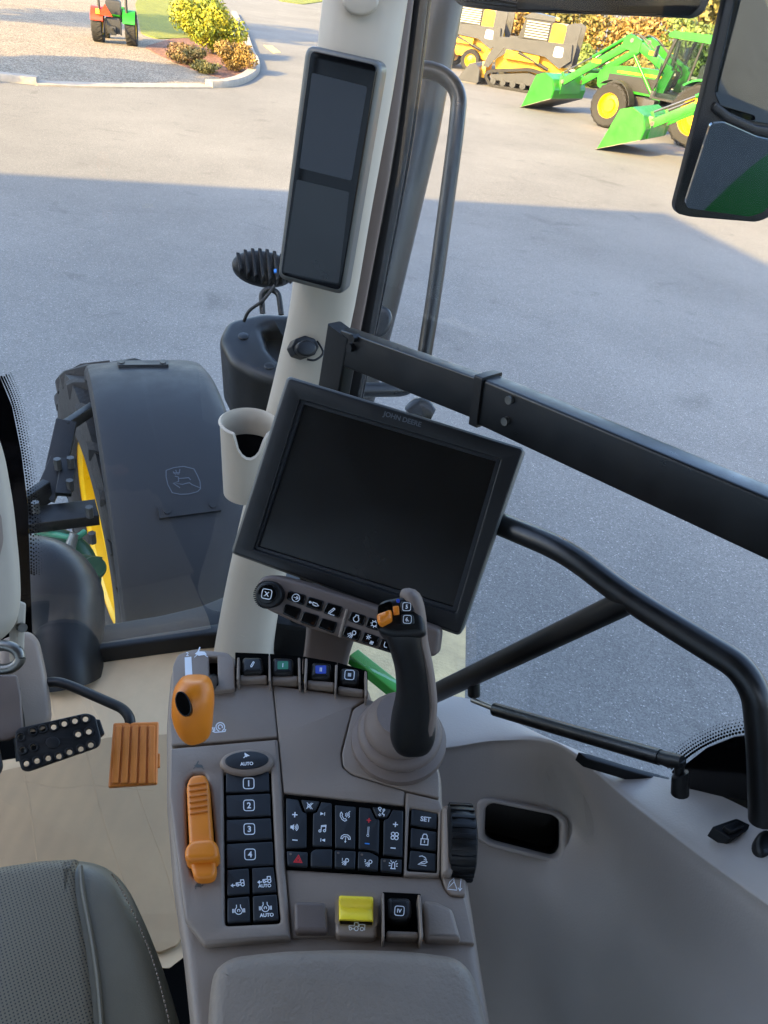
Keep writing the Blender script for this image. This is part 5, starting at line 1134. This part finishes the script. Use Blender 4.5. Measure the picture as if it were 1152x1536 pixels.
def wheel2(parent, r, w, rr, M):
    # tyre, lugs and rim as children of the wheel centre; outer side is +y
    h = w/2; ps = parent
    ty = new('tyre', lathe([(rr, -h*.8), (r*.88, -h), (r*.97, -h*.8), (r*.97, h*.8), (r*.88, h), (rr, h*.8)], 36, 'y', False), RUBBER, ps, M)
    mb = MB(); nl = 20
    for k in range(nl*2):
        sd = 1 if k % 2 else -1; a = math.pi*k/nl; v = []
        for t_, R_ in ((0, r*.955), (.8, r*.95), (1.02, r*.88)):
            aa = a+t_*.22
            for da, dr in ((-.05, -.02), (-.03, r*.05), (.03, r*.05), (.05, -.02)): v.append(V(((R_+dr)*math.sin(aa+da), sd*h*t_, (R_+dr)*math.cos(aa+da))))
        mb.add(loft([v[0:4], v[4:8], v[8:12]]))
    mb2 = new('tread', mb.vf, RUBBER, ps, M, 30); mb2['kind'] = 'stuff'
    new('rim', lathe([(rr, -h*.8), (rr*.95, -h*.3), (rr*.95, h*.25), (rr*.6, h*.1), (rr*.45, h*.3), (rr*.3, h*.35), (.02, h*.36), (.02, 0)][::-1] if 0 else [(rr, -h*.75), (rr*.94, -h*.6), (rr*.90, h*.0), (rr*.55, h*.12), (rr*.48, h*.3), (rr*.28, h*.36), (.01, h*.38), (.01, h*.4), (rr*.28, h*.37), (rr*.48, h*.32), (rr*.56, h*.15), (rr*.92, h*.05), (rr*.97, h*.7), (rr*1.03, h*.82), (rr*1.0, h*.78)], 28, 'y', False), RIMY, ps, M)
H1 = V((-.78, .62, 0)).normalized(); L1 = V((-H1.y, H1.x, 0)); 
def left_of(h): return V((-h.y, h.x, 0))
p1 = G(907, 191)-left_of(H1)*.82
t1 = loader_tractor('loader_tractor', 'green cab tractor with yellow rims and raised front loader arms', p1, H1)
H2 = V((-.86, .51, 0)).normalized()
tip2 = G(895, 225); p2 = tip2 - H2*3.04 - left_of(H2)*.975
t2 = loader_tractor('loader_tractor', 'second green loader tractor mostly hidden behind mirror, only loader showing', p2, H2, 2.05, .80)
def skid(name, label, pos, hd, tracked):
    t, M = mk(name, label, 'loader', pos, hd, None)
    def P(nm, vf, m, par=t): return new(nm, vf, m, par, M)
    for s in (1, -1):
        y0, y1 = (s*.55, s*.92) if tracked else (s*.6, s*.7)
        a, b = min(y0, y1), max(y0, y1)
        if tracked:
            out = rnd([(-1.3, .1), (-1.1, 0), (1.05, 0), (1.35, .35), (1.2, .55), (-.3, .82), (-1.2, .72), (-1.4, .45)], .15); inn = rnd([(-1.2, .17), (-1.05, .1), (1.0, .1), (1.22, .36), (1.12, .46), (-.3, .72), (-1.12, .62), (-1.28, .42)], .12)
            vf = prism(out, a, b, 0, 3, [inn], back=True); P('track', ([V((p.x, p.z, p.y)) for p in vf[0]], vf[1]), RUBBER)
            for k in range(6): new('track_roller', lathe([(.001, a+.04), (.11, a+.04), (.11, b-.02), (.001, b-.02)], 14, 'y'), SKIDG, t, M @ Matrix.Translation((-.95+k*.38, 0, .2)))
            P('track_frame', yz([(-1.1, .25), (1.0, .25), (1.1, .4), (-.3, .65), (-1.1, .55)], a+.06, b-.08), SKIDG)
        else:
            for x in (.55, -.6):
                w0 = M @ Matrix.Translation((x, s*.8, .42)) @ (Matrix.Rotation(math.pi, 4, 'Z') if s < 0 else Matrix.Identity(4))
                hb = new('wheel', lathe([(.01, -.05), (.1, -.05), (.1, .05), (.01, .05)], 12, 'y'), SKIDY, t, w0); wheel2(hb, .42, .3, .24, w0)
        am = [(.94, 1.65), (-1.68, 1.75), (-1.75, 1.25), (-1.4, .95), (-.8, 1.25), (.74, 1.32), (1.2, .62), (1.42, .62), (1.3, 1.0)]
        P('lift_arm', yz(am, s*.93-.05, s*.93+.05), SKIDG)
        P('rear_tower', yz([(-1.3, 1.0), (-1.8, 1.0), (-1.85, 2.3), (-1.6, 2.4), (-1.35, 2.3)], s*.8-.05, s*.8+.05), SKIDG)
        P('lift_cylinder', tube([V((-1.0, s*.82, .85)), V((.2, s*.88, 1.25))], .06, 10), BLK2)
        P('side_louvre', yz([(.25, 1.7), (-.7, 1.7), (-.7, 2.28), (.05, 2.28)], s*.61-.01, s*.61+.01), BLK2)
        for k in range(7): P('louvre_slat', box((-.28, s*.63, 1.76+k*.08), (.85, .03, .035), .005), GRILL)
        # emblem and lettering on the arm
        ef = Frame(M @ V((-1.25, s*.985, 1.45)), (M.to_3x3() @ V((-s*1, 0, 0))), (M.to_3x3() @ V((0, s, 0))))
        mb = MB(); vs2, fs2 = prism(rnd([(-.17, -.15), (.17, -.15), (.15, .17), (-.15, .17)], .06), 0, .006, 0); mb.add((vs2, fs2)); e_ = new('emblem', mb.vf, WHITE, t, ef.M)
        mb = MB()
        for k, p in enumerate(ICON['deer']):
            v2, f3 = stroke2d(p, .14); mb.add(([V((q[0]*.13, q[1]*.12, .008+k*.0005)) for q in v2], f3))
        new('emblem_lines', mb.vf, BLK2, e_, ef.M, 0)
        tv, tf = text_data('DEERE', .02); new('lettering', ([V((q.x*.12+1.55, q.y*.12+.10, .006)) for q in tv], tf), WHITE, t, ef.M, 0)
    P('lower_body', yz(rnd([(1.0, .55), (1.05, .9), (.5, 1.3), (-1.5, 1.3), (-1.6, .5)], .05), -.6, .6), SKIDY)
    P('engine_cover', yz(rnd([(-.75, 1.25), (-.8, 2.3), (-1.25, 2.3), (-1.6, 1.5), (-1.6, 1.25)], .08), -.6, .6), SKIDY)
    P('side_box', yz([(.7, 1.0), (-.6, 1.0), (-.6, 1.22), (.65, 1.28)], -.9, .9), SKIDY)
    P('cab', yz(rnd([(.5, 1.25), (.2, 2.35), (-.8, 2.35), (-.8, 1.25)], .06), -.58, .58), BLK2)
    P('cab_roof', yz(rnd([(.35, 2.33), (-.85, 2.33), (-.85, 2.46), (.0, 2.52)], .04), -.62, .62), SKIDG)
    P('work_lamp', box((.3, .3, 2.52), (.2, .14, .1), .02), SKIDY); P('work_lamp', box((-.9, .45, 2.42), (.16, .14, .1), .02), SKIDY)
    P('coupler', box((1.45, 0, .5), (.15, 1.1, .55), .03), SKIDY)
    bucket(t, M, [(2.35, .04), (1.95, .62), (1.7, .66), (1.52, .5), (1.5, .1), (1.55, .04)], 1.9, SKIDG)
    return t
for par in (1,):
    H3 = V((-.97, .24, 0)).normalized()
    skid('track_loader', 'grey and yellow rubber tracked loader parked behind green loader bucket', G(775, 137)-left_of(H3)*.8, H3, True)
    H4 = V((-.97, .24, 0)).normalized()
    skid('skid_loader', 'yellow wheeled skid loader parked half behind the exhaust stack', G(690, 106)-left_of(H4)*.8+V((-.2, .4, 0)), H4, False)
# compact tractor on the gravel
H5 = V((-.25, .97, 0)).normalized(); cp = (G(150, 62)+G(198, 71))/2
ct, M5 = mk('compact_tractor', 'small compact tractor with orange red hood standing on gravel', 'tractor', cp, H5)
for s in (1, -1):
    w0 = M5 @ Matrix.Translation((0, s*.52, .46)) @ (Matrix.Rotation(math.pi, 4, 'Z') if s < 0 else Matrix.Identity(4))
    hb = new('wheel', lathe([(.01, -.05), (.1, -.05), (.1, .05), (.01, .05)], 12, 'y'), RIMY, ct, w0); wheel2(hb, .46, .34, .24, w0)
    w0 = M5 @ Matrix.Translation((1.5, s*.45, .3)) @ (Matrix.Rotation(math.pi, 4, 'Z') if s < 0 else Matrix.Identity(4))
    hb = new('wheel', lathe([(.01, -.05), (.1, -.05), (.1, .05), (.01, .05)], 12, 'y'), RIMY, ct, w0); wheel2(hb, .3, .2, .16, w0)
    ar = []
    for k in range(10):
        th = math.radians(-70+120*k/9); ar.append([V((.52*math.sin(th), s*(.5+q), .47+.52*math.cos(th)+d)) for q, d in [(-.2, 0), (.18, 0), (.18, .03), (-.2, .03)]])
    new('rear_fender', loft(ar), JDG if s < 0 else ORED, ct, M5)
    new('lift_arm', tube([V((-.2, s*.2, .75)), V((-.55, s*.25, .6)), V((-.75, s*.27, .35))], .025, 8), BLK2, ct, M5)
    new('roll_bar', tube([V((-.25, s*.42, .6)), V((-.25, s*.42, 1.9))], .04, 8), BLK2, ct, M5)
new('gearbox', box((-.1, 0, .55), (.5, .4, .45), .05), BLK2, ct, M5); new('hitch', box((-.42, 0, .42), (.2, .16, .25), .03), BLK2, ct, M5)
new('drive_shaft', tube([V((-.3, 0, .5)), V((-.6, 0, .45))], .04, 10), BLK2, ct, M5)
new('seat', box((0, 0, 1.05), (.4, .45, .4), .08), BLK2, ct, M5)
new('hood', yz(rnd([(.5, .6), (1.8, .55), (1.85, .9), (.5, 1.05)], .08), -.25, .25), JDG, ct, M5)
new('warning_triangle', ([V((-.45, -.0, .8)), V((-.45, .42, .8)), V((-.45, .21, 1.12)), V((-.47, -.0, .8)), V((-.47, .42, .8)), V((-.47, .21, 1.12))], [(0, 1, 2), (3, 5, 4), (0, 3, 4, 1), (1, 4, 5, 2), (2, 5, 3, 0)]), ORED, ct, M5)
new('lamp', box((-.42, .45, .9), (.06, .1, .14), .01), YELLOW, ct, M5)
# white van beyond the hedge
